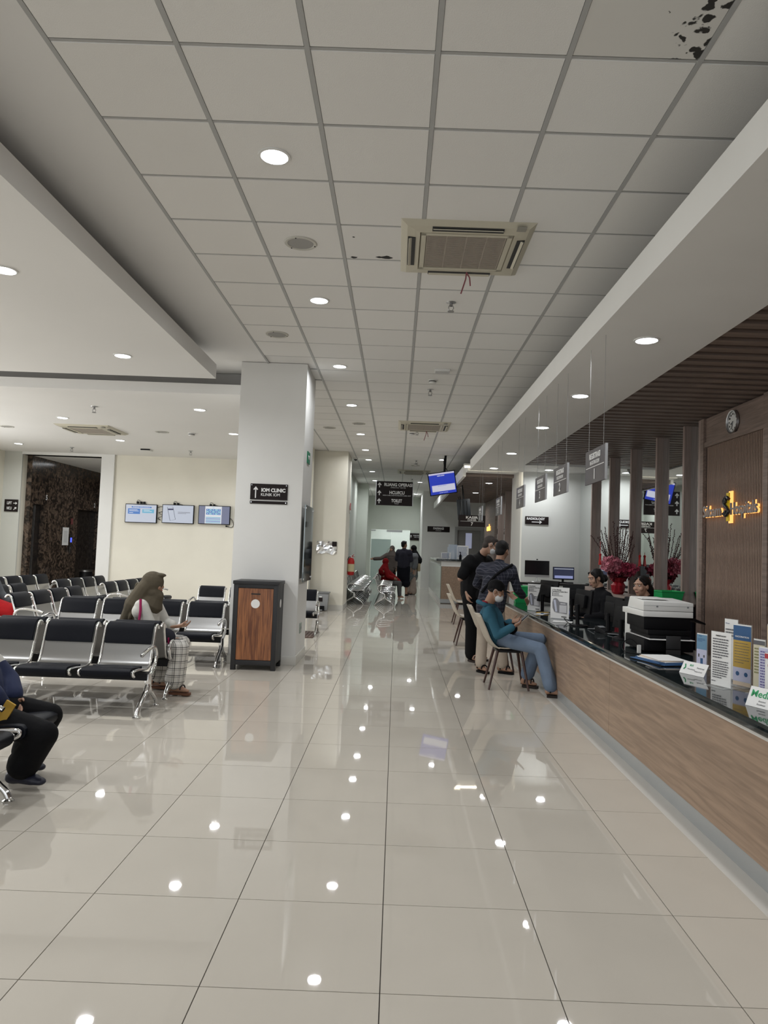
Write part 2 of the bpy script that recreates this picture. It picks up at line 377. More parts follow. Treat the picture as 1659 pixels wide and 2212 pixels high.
# pillars
pm = struct(bx(-2.03, 8.95, 0, -1.20, 9.86, H).build('pillar_1', white))
struct(MB().box(-2.04, 8.94, 0, -1.19, 9.87, .115).build('baseboard_pillar_1', mat('pillar_skirting', (.62, .61, .57), .25), bevel=.003))
struct(bx(-2.02, 17.0, 0, -1.22, 18.3, H).build('pillar_2', cream))
struct(bx(-2.03, 16.99, 0, -1.21, 18.31, .12).build('baseboard_pillar_2', MATS['pillar_skirting']))
struct(bx(-1.62, 18.3, 0, -1.42, 25.4, H).build('wall_corridor_left', greenish))
struct(bx(-1.62, 25.2, 0, -1.06, 25.8, H).build('pillar_3', greenish)); struct(bx(-1.42, 25.8, 0, -1.30, 31, H).build('wall_corridor_left_end', greenish))
struct(bx(-2.02, 18.3, 0, -1.6, 31, H).build('wall_behind_corridor', cream))
ew = struct(MB().box(-1.6, 31, 0, -1.12, 31.2, H).box(.56, 31, 0, 4.2, 31.2, H).box(-1.12, 31, 2.32, .56, 31.2, H).build('wall_end', greenish))
struct(MB().box(.56, 30.98, 0, 1.0, 31, .12).build('baseboard_end', MATS['skirting_tile']))
# room seen through the glazed door
struct(MB().box(-1.9, 34.4, 0, 1.5, 34.6, 3.2).build('wall_inner_office', white)); struct(bx(-2.0, 31.2, 0, -1.9, 34.6, 3.2).build('wall_inner_left', white)); struct(bx(1.5, 31.2, 0, 1.6, 34.6, 3.2).build('wall_inner_right', white))
struct(bx(-2, 31.2, 2.9, 1.6, 34.6, 3.0).build('ceiling_inner', white))
area('inner_office_light', (.1, 33, 2.88), (0, 0, 0), 2.2, 1.6, 60, (.9, 1, .97))
frost = mat('frosted_film', (.52, .64, .61), .5, trans=.25, alpha=.93); glass = mat('clear_glass', (.75, .9, .86), .03, alpha=.15)
d3 = struct(MB().box(-1.10, 31.04, 0, -.26, 31.06, 1.9).build('door_3', frost)); struct(bx(-1.10, 31.04, 1.9, -.26, 31.06, 2.3).build('window_3', glass))
struct(bx(-.24, 31.04, 0, .54, 31.06, 2.3).build('window_4', glass))
MB().box(-1.12, 31.0, 2.24, -.92, 31.05, 2.30).box(-.45, 31.0, 2.22, .22, 31.05, 2.31).build('closer_rail', alu, d3)
MB().tube([(-.34, 31.0, .9), (-.34, 30.95, .95), (-.34, 30.95, 1.45), (-.34, 31.0, 1.5)], .02).build('door_handle', chrome, d3)
# pharmacy block and cashier zone
struct(MB().box(.95, 27.5, 0, 1.28, 31, H).box(1.28, 27.5, 0, 2.30, 27.7, H).box(2.30, 27.5, 2.32, 3.2, 27.7, H).box(3.2, 27.5, 0, 4.2, 27.7, H).build('wall_pharmacy', white))
struct(MB().box(2.20, 27.46, 0, 2.30, 27.72, 2.42).box(3.18, 27.46, 0, 3.28, 27.72, 2.42).box(2.30, 27.46, 2.30, 3.18, 27.72, 2.42).build('trim_8', mat('grey_door_frame', (.42, .42, .41), .5)))
d4 = struct(MB().box(2.30, 27.55, 0, 2.62, 27.6, 2.30).box(2.86, 27.55, 0, 3.18, 27.6, 2.3).box(2.62, 27.55, 0, 2.86, 27.6, 1.62).box(2.62, 27.55, 2.2, 2.86, 27.6, 2.30).build('door_4', mat('grey_door', (.36, .355, .34), .45)))
bx(2.62, 27.565, 1.62, 2.86, 27.58, 2.2).build('vision_panel', mat('bright_door_glass', (.62, .66, .85), .2, emis=(.62, .66, .9), estr=.35), d4)
struct(MB().box(2.9, 15.0, 0, 3.0, 23.9, H).build('wall_cashier_mirror', mat('mirror', (.86, .89, .88), .015, metal=1)))
struct(MB().box(2.46, 14.25, 0, 3.70, 14.45, H).build('wall_radiology', mat('radiology_white', (.72, .735, .70), .6, noise=.03, nscale=1)))
struct(bx(2.46, 14.45, 0, 2.56, 15.6, H).build('wall_radiology_return', MATS['grey_door_frame']))
struct(MB().box(XM, 8.55, 0, XM+.05, 14.25, 3.36).build('wall_mirror', MATS['mirror']))
wr = struct(MB().box(3.58, -6, 0, 3.78, 6.95, H).box(3.65, 6.95, 0, 3.78, 34, H).build('wall_right', woodwall))
struct(bx(1.3, 31, 0, 4.2, 31.1, H).build('wall_end_right', white))
# reeded feature wall with clock above
fw = thing('feature_wall', 'tall brown reeded wood wall panel carrying the glowing hospital name', 'wall panel', (3.55, 0, 0))
bx(.005, 6.95, .0, .10, 8.32, 2.80).build('backing', mat('reed_backing', (.03, .02, .016), .7), fw)
rd = bx(.0005, -.008, .0, .0055, .008, 2.76).mesh('reed', reed, 0)
n = 41
for k in range(n): link('reed', rd, fw, (0, 6.995+k*(1.285/(n-1)), .02))
MB().box(-.035, 8.32, 0, .10, 8.40, 3.12).build('side_frame', woodwall, fw); MB().box(-.035, 6.86, 0, .10, 6.95, 3.12).build('side_frame', woodwall, fw)
MB().box(-.025, 6.95, 2.78, .10, 8.32, 2.84).build('rail', woodwall, fw); MB().box(-.005, 6.95, 2.84, .10, 8.32, 3.12).build('header_panel', woodwall, fw)
MB().box(-.03, 8.40, 0, .04, 8.47, 3.12).build('return_board', woodfin, fw)
# fins in front of the mirror
fnm = bx(-.085, -.025, 0, 0, .025, 3.13).mesh('wooden_fin', woodfin, 0)
for k, (yy, w) in enumerate([(8.90, 'first wood fin left of the reeded panel'), (9.84, 'second wood fin left of the reeded panel'), (10.92, 'third wood fin left of the reeded panel, behind the flowers'), (12.0, 'fourth wood fin left of the reeded panel'), (13.1, 'fifth wood fin left of the reeded panel, by the pale radiology wall')]):
    o = link('wooden_fin', fnm, None, (XM, yy, 0)); tag(o, 'tall upright taupe '+w, 'wood fin', 'wood fins standing on the mirror wall')
fn2 = bx(-.085, -.03, 0, 0, .03, 3.13).mesh('wooden_fin', woodfin, 0)
for k, yy in enumerate((16.3, 17.6, 18.9, 20.2)):
    tag(link('wooden_fin', fn2, None, (2.90, yy, 0)), 'tall wood fin in the cashier area, %s along from the radiology wall' % ('first', 'second', 'third', 'fourth')[k], 'wood fin', 'wood fins of the cashier area')
cp = thing('cashier_panel', 'brown wood panel with a small glowing sign at the far cashier wall', 'wall panel', (2.88, 0, 0))
MB().box(-.02, 21.2, 0, .019, 23.6, 3.1).build('panel', woodwall, cp); 
text('oals', .30, mat('lit_letter_edge', (.4, .2, .05), .4, emis=(1, .5, .12), estr=2.5), cp, (-.035, 22.5, 2.25), (PI/2, 0, -PI/2), width=.8, ext=.01)
# end cove lamp of the counter board
cv = thing('cove_lamp', 'bright warm strip lamp glowing in the gap behind the counter ceiling board', 'lamp', (1.55, 14.55, 3.2))
MB().box(-.25, -.03, .02, .75, .03, .06).build('housing', whitep, cv); MB().tube([(-.23, 0, 0), (.73, 0, 0)], .02).build('tube', emit('warm_tube', (1, .88, .66), 9), cv)
area('cove_glow', (.25, 0, -.03), (0, 0, 0), .9, .05, 9, (1, .9, .7), parent=cv)
# ---------------------------------------------------------------- ceiling fixtures
ringm = MB().lathe([(.088, .004), (.096, .0), (.094, -.006), (.080, -.008), (.076, .003)], n=28).mesh('ring', whitep)
difm = MB().lathe([(.001, .0015), (.077, .0015), (.077, -.0035), (.001, -.0035)], n=24).mesh('diffuser', emit('downlight_diffuser', (.93, .97, 1), 14))
LP = bpy.data.lights.new('downlight_lamp', 'AREA'); LP.shape = 'DISK'; LP.size = .15; LP.energy = 13; LP.color = (.96, .98, 1); LP.spread = math.radians(165)
LB = LP.copy(); LB.energy = 28
LF = LP.copy(); LF.energy = 26
def downlight(x, y, z, label, group, lamp=LP):
    t = thing('downlight', label, 'downlight', (x, y, z-(.0065 if z == H else 0)), 0, group)
    link('ring', ringm, t); link('diffuser', difm, t)
    o = link('downlight_lamp', lamp, t, (0, 0, -.006)); return t
ordn = ['first', 'second', 'third', 'fourth', 'fifth', 'sixth', 'seventh', 'eighth', 'ninth']
for k, y in enumerate((4.115, 6.563, 8.97, 11.405, 14.3, 16.57, 18.4, 21.2)):
    downlight(-.80, y, H, 'round lit downlight, %s nearest in the tile ceiling left of the cassettes' % ordn[k], 'downlights in the tile ceiling')
for y, w in ((-3, 'farthest'), (-.8, 'middle'), (1.67, 'nearest')): downlight(-.80, y, H, 'added unseen downlight behind the viewer in the tile ceiling, '+w, 'downlights in the tile ceiling')  # unseen downlights added for the lighting of the room
downlight(1.06, 17.9, H, 'round lit downlight above the slanted blue television', 'downlights in the tile ceiling')
for k, y in enumerate((5.31, 7.26, 9.16, 11.64, 13.77)):
    downlight(1.81, y, 3.10, 'round lit downlight in the board above the counter, %s nearest' % ordn[k], 'downlights above the counter')
for y, w in ((-1, 'farthest behind'), (1.2, 'beside'), (3.3, 'just ahead of')): downlight(1.81, y, 3.10, 'lit downlight above the counter %s the viewer, out of view' % w, 'downlights above the counter')
downlight(2.86, 13.74, 3.10, 'round lit downlight just in front of the radiology wall', 'downlights above the counter')
for x, y, w in ((-2.96, 5.2, 'near one'), (-2.98, 7.55, 'far one of the two'), (-5.2, 5.2, 'off to the left near'), (-5.2, 7.55, 'off to the left far'), (-7.4, 5.2, 'far left near'), (-7.4, 7.55, 'far left far'), (-2.96, 2.8, 'behind the viewer')):
    downlight(x, y, HL, 'round lit downlight in the floating white ceiling board, '+w, 'downlights in the floating board', LB)
for x, y, w in ((-2.97, 10.51, 'near the pillar'), (-5.52, 11.65, 'left of the cassette air conditioner'), (-5.51, 14.08, 'right of the cassette, near the television wall'), (-8.08, 15.15, 'furthest left'), (-2.97, 12.72, 'cut by the pillar'), (-8.0, 11.8, 'out of view left'), (-3.0, 15.0, 'hidden behind the pillar')):
    downlight(x, y, HL, 'lit downlight in the low waiting area ceiling, '+w, 'downlights of the waiting area', LB)
for x, y in ((-6.0, 18.4), (-6.0, 21)): downlight(x, y, 3.36, 'round lit downlight of the lift lobby, %s one, behind the television wall' % ('near' if y < 20 else 'far'), 'downlights of the lift lobby', LB)
for x, y, w in ((-.8, 24, 'left, before the end wall'), (-.8, 27.5, 'left, close to the end wall'), (.7, 24, 'right, before the end wall'), (.7, 29.2, 'right, close to the end wall')): downlight(x, y, H, 'tiny far downlight added over the corridor end, '+w, 'downlights in the tile ceiling', LF)  # extra lamps added to brighten the dim corridor end
for y, w in ((16.77, 'nearest'), (19.63, 'middle'), (23.15, 'farthest')): downlight(2.1, y, 3.10, 'small downlight added between the cashier slats, '+w, 'added downlights of the cashier area', LP)  # lamps added to brighten the far counters
spkm = [MB().lathe([(.118, .004), (.125, -.001), (.118, -.008), (.10, -.007), (.095, .0)], n=28).mesh('rim', mat('speaker_rim', (.55, .54, .49), .5)), MB().lathe([(.001, -.003), (.096, -.003), (.096, .003), (.001, .003)], n=28).mesh('grille', mat('speaker_grille', (.33, .325, .31), .6)), MB().lathe([(.005, -.012), (.005, -.007)], n=8).mesh('screw', ink)]
for x, y, z, w in ((-.806, 5.32, H, 'nearest, beside the big cassette'), (-1.376, 7.69, H, 'near the top of the white pillar'), (-1.363, 13.66, H, 'beyond the pillar, left of two'), (-.775, 13.09, H, 'beyond the pillar, right of two'), (-7.06, 12.81, HL, 'at the left edge over the waiting area'), (-4.27, 12.8, HL, 'left of a smoke detector over the waiting area'), (.42, 19.3, H, 'small far one before the third cassette')):
    t = thing('ceiling_speaker', 'round beige ceiling speaker, '+w, 'speaker', (x, y, z-(.0065 if z == H else 0)), 0, 'round ceiling speakers')
    link('rim', spkm[0], t); link('grille', spkm[1], t)
    for a in (0, 2.1, 4.2): link('screw', spkm[2], t, (.108*math.cos(a+.3), .108*math.sin(a+.3), 0))
def sprinkler(x, y, z, w, s=1):
    t = thing('sprinkler_head', 'small metal sprinkler head '+w, 'sprinkler', (x, y, z), 0, 'sprinkler heads')
    MB().lathe([(.05, 0), (.045, -.008), (.02, -.016)], n=16).build('escutcheon', alu, t)
    MB().lathe([(.014, -.01), (.016, -.04), (.008, -.045)], n=10).build('body', steel, t)
    MB().tube([(-.016, 0, -.035), (-.024, 0, -.06), (-.012, 0, -.085), (.012, 0, -.085), (.024, 0, -.06), (.016, 0, -.035)], .004, 6).build('frame', steel, t)
    MB().lathe([(.03, -.088), (.03, -.093)], n=14).build('deflector', steel, t)
    t.scale = (s, s, s)
for a in ((.418, 6.5, H, 'in the tile ceiling before the third ceiling light'), (.395, 10.1, H, 'in the tile ceiling behind a smoke detector'), (.42, 18.2, H, 'far down the tile ceiling'), (.42, 23, H, 'farthest down the tile ceiling'), (.31, 13.64, H, 'hanging just behind the second cassette'),
          (-4.54, 10.55, HL, 'nearest in the low waiting area ceiling'), (-7.08, 15.45, HL, 'above the lift lobby opening'), (-4.48, 15.34, HL, 'above the wall televisions')): sprinkler(*a)
def detector(x, y, z, w, r=.055):
    t = thing('smoke_detector', 'white round smoke detector '+w, 'smoke detector', (x, y, z), 0, 'smoke detectors')
    MB().lathe([(r*1.1, 0), (r*1.1, -.014), (r, -.018)], n=24).build('base', whitep, t); MB().lathe([(r*.9, -.018), (r*.85, -.032), (r*.5, -.034)], n=24).build('chamber', blackp, t)
    MB().lathe([(r*.95, -.03), (r*.8, -.048), (r*.3, -.055)], n=24).build('cap', whitep, t)
detector(.40, 9.55, H, 'beside a flat white box'); detector(.22, 13.95, H, 'behind the second cassette'); detector(.42, 18.9, H, 'far down the corridor'); detector(-3.75, 12.84, HL, 'in the low waiting area ceiling', .06)
t = thing('access_point', 'flat white wireless box on the tile ceiling, before a smoke detector', 'access point', (.494, 8.98, H))
MB().box(-.10, -.07, -.035, .10, .07, 0).build('housing', whitep, t, bevel=.015); MB().box(-.085, -.055, -.038, .085, .055, -.034).build('face_plate', mat('dull_white', (.5, .5, .5), .5), t)
t = thing('access_point', 'small dark edged wireless box on the low ceiling near the television wall', 'access point', (-5.43, 15.37, HL))
MB().box(-.10, -.10, -.04, .10, .10, 0).build('housing', whitep, t, bevel=.01); MB().box(-.10, -.115, -.03, .10, -.10, -.005).build('bracket', blackp, t)
def dome(x, y, z, w):
    t = thing('dome_camera', 'small white dome security camera '+w, 'camera', (x, y, z), 0)
    MB().lathe([(.06, 0), (.06, -.03), (.045, -.04)], n=20).build('base', whitep, t); MB().lathe([(.042, -.035), (.04, -.06), (.02, -.08), (.004, -.083)], n=20).build('lens_dome', screenoff, t)
dome(-1.12, 18.15, H, 'on the ceiling beyond the cream pillar'); dome(2.95, 13.2, 3.10, 'on the ceiling board by the radiology wall')
# cassette air conditioners
acm = mat('aged_beige_plastic', (.55, .52, .42), .45); acg = mat('cassette_grille', (.36, .32, .27), .6); acd = mat('vent_dark', (.03, .03, .03), .6)
def frustum(h, z0, g, z1):
    m = MB(); m.hexa([(-h, -h, z0), (h, -h, z0), (h, h, z0), (-h, h, z0), (-g, -g, z1), (g, -g, z1), (g, g, z1), (-g, g, z1)]); return m
def cassette(x, y, z, label, ribbon=True, s=1):
    t = thing('cassette_air_conditioner', label, 'air conditioner', (x, y, z), 0, 'ceiling cassette air conditioners')
    fr = MB()
    h = .475
    for a in range(4):
        R = Matrix.Rotation(a*PI/2, 3, 'Z')
        n = len(fr.v)
        pr = [(h, 0), (h-.01, -.012), (h-.05, -.034), (.335, -.042), (.325, -.02), (.325, 0)]
        for q in pr: fr.v.append(tuple(R @ V((-q[0], -q[0], q[1])))); fr.v.append(tuple(R @ V((q[0], -q[0], q[1]))))
        for i in range(len(pr)-1): fr.f.append((n+2*i, n+2*i+1, n+2*i+3, n+2*i+2))
        fr.f.append((n+10, n+11, n+1, n))
    fr.build('frame', acm, t, smooth=20)
    g = MB()
    for k in range(34): yy = -.27+k*.0164; g.box(-.285, yy-.005, -.040, .285, yy+.005, -.030)
    for xx in (-.285, -.143, 0, .143, .277): g.box(xx, -.285, -.0405, xx+.008, .285, -.030)
    g.build('intake_grille', acg, t, smooth=0)['kind'] = 'stuff'
    MB().box(-.325, -.325, -.03, .325, .325, -.02).build('filter', mat('filter_dark', (.22, .19, .16), .8), t)
    gf = MB()
    for a in range(4):
        R = Matrix.Rotation(a*PI/2, 3, 'Z'); gf.rbox(R @ V((0, -.307, -.034)), (.65, .035, .018), R)
    gf.build('grille_frame', acm, t)
    for a in range(4):
        R = Matrix.Rotation(a*PI/2, 3, 'Z')
        MB().rbox(R @ V((0, -.392, -.0378)), (.50, .055, .012), R).build('air_slot', acd, t)
        q = Matrix.Rotation(.5, 3, 'X')
        MB().rbox(R @ V((0, -.395, -.042)), (.49, .038, .006), R @ q).build('louvre', acm, t)
    MB().box(.335, -.46, -.043, .40, -.40, -.036).build('receiver', mat('receiver_grey', (.3, .29, .25), .4), t)
    if ribbon:
        MB().tube([(.06, .36, -.045), (.055, .35, -.10), (.02, .36, -.22)], .006, 5).tube([(.06, .36, -.045), (.085, .35, -.09), (.095, .37, -.15)], .006, 5).build('ribbon', mat('dusty_pink_ribbon', (.30, .10, .12), .7), t)
    return t
t = cassette(.42, 5.32, H, 'large beige cassette air conditioner nearest overhead, with pink ribbons')
c2 = copy_tree(t); c2.location = (.42, 13.1, H); c2['label'] = 'second cassette air conditioner along the tile ceiling, with hanging ribbons'
c3 = copy_tree(t); c3.location = (.42, 20.9, H); c3['label'] = 'third and farthest cassette air conditioner of the tile ceiling'
c4 = copy_tree(t); c4.location = (-5.5, 12.75, HL); c4['label'] = 'cassette air conditioner in the low ceiling of the waiting area'
for c in (c3, c4):
    for ch in list(c.children):
        if ch.name.startswith('ribbon'): bpy.data.objects.remove(ch)
# ---------------------------------------------------------------- signs
def rod_wires(t, pts, z1):
    for p in pts: MB().tube([p, (p[0], p[1], z1)], .0016, 5).build('hanging_wire', steel, t)
def reg_sign(y, n, label, a='REGISTRASI', b='REGISTRATION'):
    t = thing('hanging_sign', label, 'sign', (1.48, y, 2.03), (0, 0, -PI/2), 'grey counter number signs')
    MB().box(-.275, -.006, 0, .275, .006, .26).build('board', signg, t, bevel=.001); 
    MB().box(.273, -.009, 0, .279, .009, .26).build('edge_strip', alu, t)
    text(a, .06, signw, t, (0, -.009, .205), FR, width=.30, bold=.0015); text(b, .042, signw, t, (0, -.009, .155), FR, width=.25)
    MB().box(-.24, -.009, .122, .24, -.006, .127).build('rule', signw, t)
    text(n, .11, signw, t, (0, -.009, .062), FR, bold=.002)
    rod_wires(t, [(-.2, 0, .26), (.2, 0, .26)], 1.07)
    return t
for y, n, w in ((5.42, '1', 'nearest'), (6.58, '2', 'second nearest'), (7.50, '3', 'third nearest'), (8.72, '4', 'fourth nearest')):
    reg_sign(y, n, 'grey hanging sign REGISTRASI %s over the counter, %s' % (n, w))
reg_sign(10.6, '5', 'grey hanging sign KASIR 5 over the counter, behind sign 4', 'KASIR', 'CASHIER'); reg_sign(12.9, '6', 'grey hanging sign KASIR 6, small, overlapping the black KASIR 7 sign', 'KASIR', 'CASHIER')
t = thing('hanging_sign', 'dark hanging sign KASIR CASHIER 7 facing the corridor', 'sign', (1.66, 16.1, 2.04))
MB().box(-.30, -.008, 0, .30, .008, .26).build('board', signb, t)
text('KASIR', .075, signw, t, (0, -.011, .205), FR, width=.27, bold=.002); text('CASHIER', .045, signw, t, (0, -.011, .15), FR, width=.20, bold=.001)
MB().box(-.26, -.011, .118, .26, -.008, .123).build('rule', signw, t); text('7', .10, signw, t, (0, -.011, .06), FR, bold=.002)
text('KASIR', .075, signw, t, (0, .011, .205), (PI/2, 0, PI), width=.27, bold=.002); text('CASHIER', .045, signw, t, (0, .011, .15), (PI/2, 0, PI), width=.20, bold=.001)
rod_wires(t, [(-.25, 0, .26), (.25, 0, .26)], 1.06)
def arrow(t, x, z, L, m, ang=0, y=-.011, w=.018):
    a = MB(); R = Matrix.Rotation(ang, 3, 'Y')
    def P(px, pz): q = R @ V((px, 0, pz)); return (x+q.x, z+q.z)
    pts = [P(-w/2, -L/2), P(w/2, -L/2), P(w/2, L/2-w*2.4), P(w*1.6, L/2-w*3.3), P(w*2.1, L/2-w*2.5), P(0, L/2), P(-w*2.1, L/2-w*2.5), P(-w*1.6, L/2-w*3.3), P(-w/2, L/2-w*2.4)]
    a.prism(pts, y-.002, y+.003, 'xz'); return a.build('arrow', m, t, smooth=0)
t = thing('hanging_sign', 'large dark hanging sign RUANG OPERASI, HCU/ICU, TOILET over the corridor', 'sign', (-.115, 20.0, 2.69))
MB().box(-.505, -.01, 0, .505, .01, .67).build('board', signb, t); 
for s in (-1, 1): MB().box(s*.512-.007, -.016, 0, s*.512+.007, .016, .67).build('side_rail', alu, t)
for z, a, b, wa, wb_ in ((.575, 'RUANG OPERASI', 'OPERATING THEATRE', .78, .42), (.355, 'HCU/ICU', 'HIGH CARE UNIT/INTENSIVE CARE UNIT', .42, .78), (.13, 'TOILET', 'TOILET', .30, .13)):
    cx = .10 if z > .5 else .07
    text(a, .12, signw, t, (cx, -.013, z), FR, width=wa, bold=.004); text(b, .04, signw, t, (cx, -.013, z-.078), FR, width=wb_)
    arrow(t, -.42, z-.01, .14, signw, 0, -.013, .026)
rod_wires(t, [(-.45, 0, .67), (.45, 0, .67)], 1.06)
t = thing('wall_sign', 'dark wall sign IOM CLINIC with up arrow on the front of the white pillar', 'sign', (-1.612, 8.95, 2.03))
MB().box(-.232, -.012, 0, .232, -.004, .197).build('board', signb, t); MB().box(-.232, -.012, -.052, .232, -.004, -.017).build('lower_strip', signb, t)
text('IOM CLINIC', .06, signw, t, (.055, -.014, .118), FR, width=.30, bold=.003); text('KLINIK IOM', .05, signw, t, (.020, -.014, .062), FR, width=.235, bold=.0005)
arrow(t, -.165, .09, .145, signw, 0, -.014, .014)
for x in (-.215, .215):
    for z in (.18, -.034): MB().lathe([(.006, -.004), (.006, .004), (.002, .006)], (x, -.016, z), 10, 'y').build('fixing_stud', chrome, t)
def small_sign(name, label, loc, w, h, lines, rotz=0, arr=None):
    t = thing(name, label, 'sign', loc, (0, 0, rotz)); MB().box(-w/2, -.014, 0, w/2, 0, h).build('board', signb, t, bevel=.001)
    for s, sz, x, z, wd, b in lines: text(s, sz, signw, t, (x, -.016, z), FR, width=wd, bold=b)
    if arr:
        for x, z, L, ang, aw in arr: arrow(t, x, z, L, signw, ang, -.016, aw)
    return t
small_sign('wall_sign', 'dark wall sign FARMASI on the white pharmacy wall', (1.574, 27.5, 2.20), .85, .21, [('FARMASI', .12, 0, .13, .40, .004), ('PHARMACY', .04, 0, .045, .22, 0)])
small_sign('wall_sign', 'small dark wall sign with a bent arrow right of the glazed end doors', (.80, 30.97, 1.90), .50, .30, [('RUANG OPERASI', .06, .05, .20, .30, .001), ('HCU / ICU', .05, .05, .13, .22, .001)], 0, [(-.2, .16, .12, 0, .018)])
small_sign('wall_sign', 'dark wall sign RADIOLOGY with right arrow on the pale wall', (2.75, 14.245, 2.07), .46, .155, [('RADIOLOGY', .062, -.02, .108, .36, .003)], 0, [(-.0, .045, .20, PI/2, .016)])
small_sign('wall_sign', 'dark wall sign LIFT with arrows left of the lift lobby', (-8.90, 16.55, 2.02), .31, .28, [('LIFT', .09, -.04, .195, .11, .002), ('NICU', .09, -.04, .075, .11, .002)], 0, [(.095, .195, .09, PI/2, .014), (.095, .075, .09, PI/4, .014)])
for s, y, z in (('5', 17.55, 2.42), ('2', 20.35, 2.40)):
    t = thing('lift_number', 'white number %s above the %s lift door' % (s, 'nearer' if s == '5' else 'farther'), 'sign', (-8.585, y, z), (0, 0, PI/2)); text(s, .17, signw, t, (0, 0, 0), FR, bold=.004)
# lift notices and buttons
t = thing('notice', 'white paper notice on the marble beside the lift buttons', 'notice', (-8.585, 18.66, 1.27), (0, 0, PI/2)); MB().box(-.17, -.006, 0, .17, 0, .46).build('sheet', paper, t)
for k in range(9): MB().box(-.10, -.008, .08+.035*k, .10, -.006, .088+.035*k).build('text_line', mat('grey_ink', (.25, .25, .25), .7), t)
t = thing('lift_button_panel', 'lift call panel with a blue lit display', 'button panel', (-8.585, 18.98, 1.05), (0, 0, PI/2)); MB().box(-.06, -.01, 0, .06, 0, .50).build('plate', steel, t); MB().box(-.04, -.014, .30, .04, -.01, .42).build('display', emit('blue_display', (.08, .12, 1), 2.2), t); MB().lathe([(.02, 0), (.02, .01)], (0, -.014, .15), 12, 'y').build('button', chrome, t)
t = thing('notice', 'small dark red notice above the lift call panel', 'notice', (-8.585, 18.98, 1.82), (0, 0, PI/2)); MB().box(-.06, -.006, 0, .06, 0, .16).build('sheet', mat('dark_red_print', (.16, .04, .04), .6), t)
t = thing('ashtray_bin', 'dark cylindrical litter bin standing in the lift lobby', 'bin', (-8.1, 18.9, 0)); MB().lathe([(.16, 0), (.16, .58), (.15, .6)], n=24).build('body', blackm, t); MB().lathe([(.17, .60), (.17, .64), (.12, .65)], n=24).build('rim', steel, t)
# pillar side items
t = thing('exit_sign', 'green emergency sign high on the side of the white pillar', 'sign', (-1.20, 9.38, 2.55), (0, 0, PI/2)); MB().box(-.12, -.012, 0, .12, 0, .15).build('plate', mat('exit_green', (.01, .20, .10), .5), t); text('EXIT', .07, signw, t, (0, -.014, .075), FR)
t = thing('glass_notice_board', 'glass notice board on chrome studs on the side of the white pillar', 'notice board', (-1.197, 9.42, 1.02), (0, 0, PI/2))
MB().box(-.42, -.045, 0, .42, -.037, .97).build('glass_sheet', mat('smoked_mirror_glass', (.16, .18, .18), .04, metal=.9), t); MB().box(-.42, -.034, 0, .42, -.03, .97).build('back_sheet', mat('pale_sheet', (.42, .44, .43), .4), t)
for x in (-.4, .4):
    for z in (.04, .93): MB().lathe([(.012, 0), (.012, .05), (.009, .055)], (x, -.055, z), 12, 'y').build('chrome_stud', chrome, t)
t = thing('wall_socket', 'greenish socket plate low on the side of the white pillar', 'socket', (-1.20, 9.30, .36), (0, 0, PI/2)); MB().box(-.07, -.012, 0, .07, 0, .13).build('plate', mat('socket_plate', (.33, .38, .34), .4), t, bevel=.003); MB().lathe([(.022, 0), (.022, .004)], (-.03, -.014, .065), 16, 'y').lathe([(.022, 0), (.022, .004)], (.03, -.014, .065), 16, 'y').build('outlet', greyp, t)
# wooden cabinet
t = thing('wooden_cabinet', 'black framed cabinet with a brown wooden door in front of the white pillar', 'cabinet', (-1.632, 8.5, 0))
fr = MB()
for x in (-.262, .208): fr.box(x, -0, 0, x+.054, .055, 1.0)
for x in (-.262, .208): fr.box(x, .36, 0, x+.054, .42, 1.0)
fr.box(-.208, .0, .06, .208, .055, .115); fr.box(-.208, 0, .958, .208, .055, 1.0); fr.box(-.262, .055, .06, -.245, .36, 1.0); fr.box(.245, .055, .06, .262, .36, 1.0); fr.box(-.262, .055, .06, .262, .36, .08)
fr.build('frame', mat('black_stained_wood', (.018, .018, .020), .45), t, bevel=.002); MB().box(-.272, -.012, 1.0, .272, .43, 1.04).build('top', MATS['black_stained_wood'], t, bevel=.003)
d = MB().box(-.205, .012, .118, .205, .035, .955).build('door', mat('door_core', (.08, .03, .012), .5), t)
for k in range(6): MB().box(-.205+.0685*k, .004, .12, -.2055+.0685*(k+1), .03, .953).build('door_plank', teak, d)
MB().box(-.055, .001, .882, .055, .006, .896).build('pull_slot', ink, d); 
MB().lathe([(.052, 0), (.052, .003)], (0, .0015, .775), 32, 'y').build('paper_disc', paper, t); MB().lathe([(.05, .0), (.05, .003)], (.2625, .2, .775), 32, 'x').build('paper_disc', paper, t)
# second pillar items
t = thing('foil_notice', 'crumpled mirror foil notice taped on the cream pillar', 'notice', (-1.645, 16.995, 1.34))
fo = MB(); gx, gz = 9, 6
for i in range(gx+1):
    for j in range(gz+1): fo.v.append((-.235+.47*i/gx, -.006-rnd.uniform(0, .012), .265*j/gz-(rnd.uniform(0, .05) if j == 0 else 0)))
for i in range(gx):
    for j in range(gz): a = i*(gz+1)+j; fo.f.append((a, a+gz+1, a+gz+2, a+1))
fo.build('foil', mat('foil', (.8, .8, .8), .12, metal=1), t, smooth=0); MB().box(.125, -.022, .15, .235, -.018, .265).build('dark_patch', signb, t)
t = thing('pedal_bin', 'grey plastic pedal bin at the foot of the cream pillar', 'bin', (-1.70, 16.75, 0))
b_ = MB(); b_.hexa([(-.15, -.12, .015), (.15, -.12, .015), (.15, .12, .015), (-.15, .12, .015), (-.18, -.15, .40), (.18, -.15, .40), (.18, .15, .40), (-.18, .15, .40)]); b_.build('body', mat('bin_grey', (.27, .28, .29), .4), t, bevel=.015)
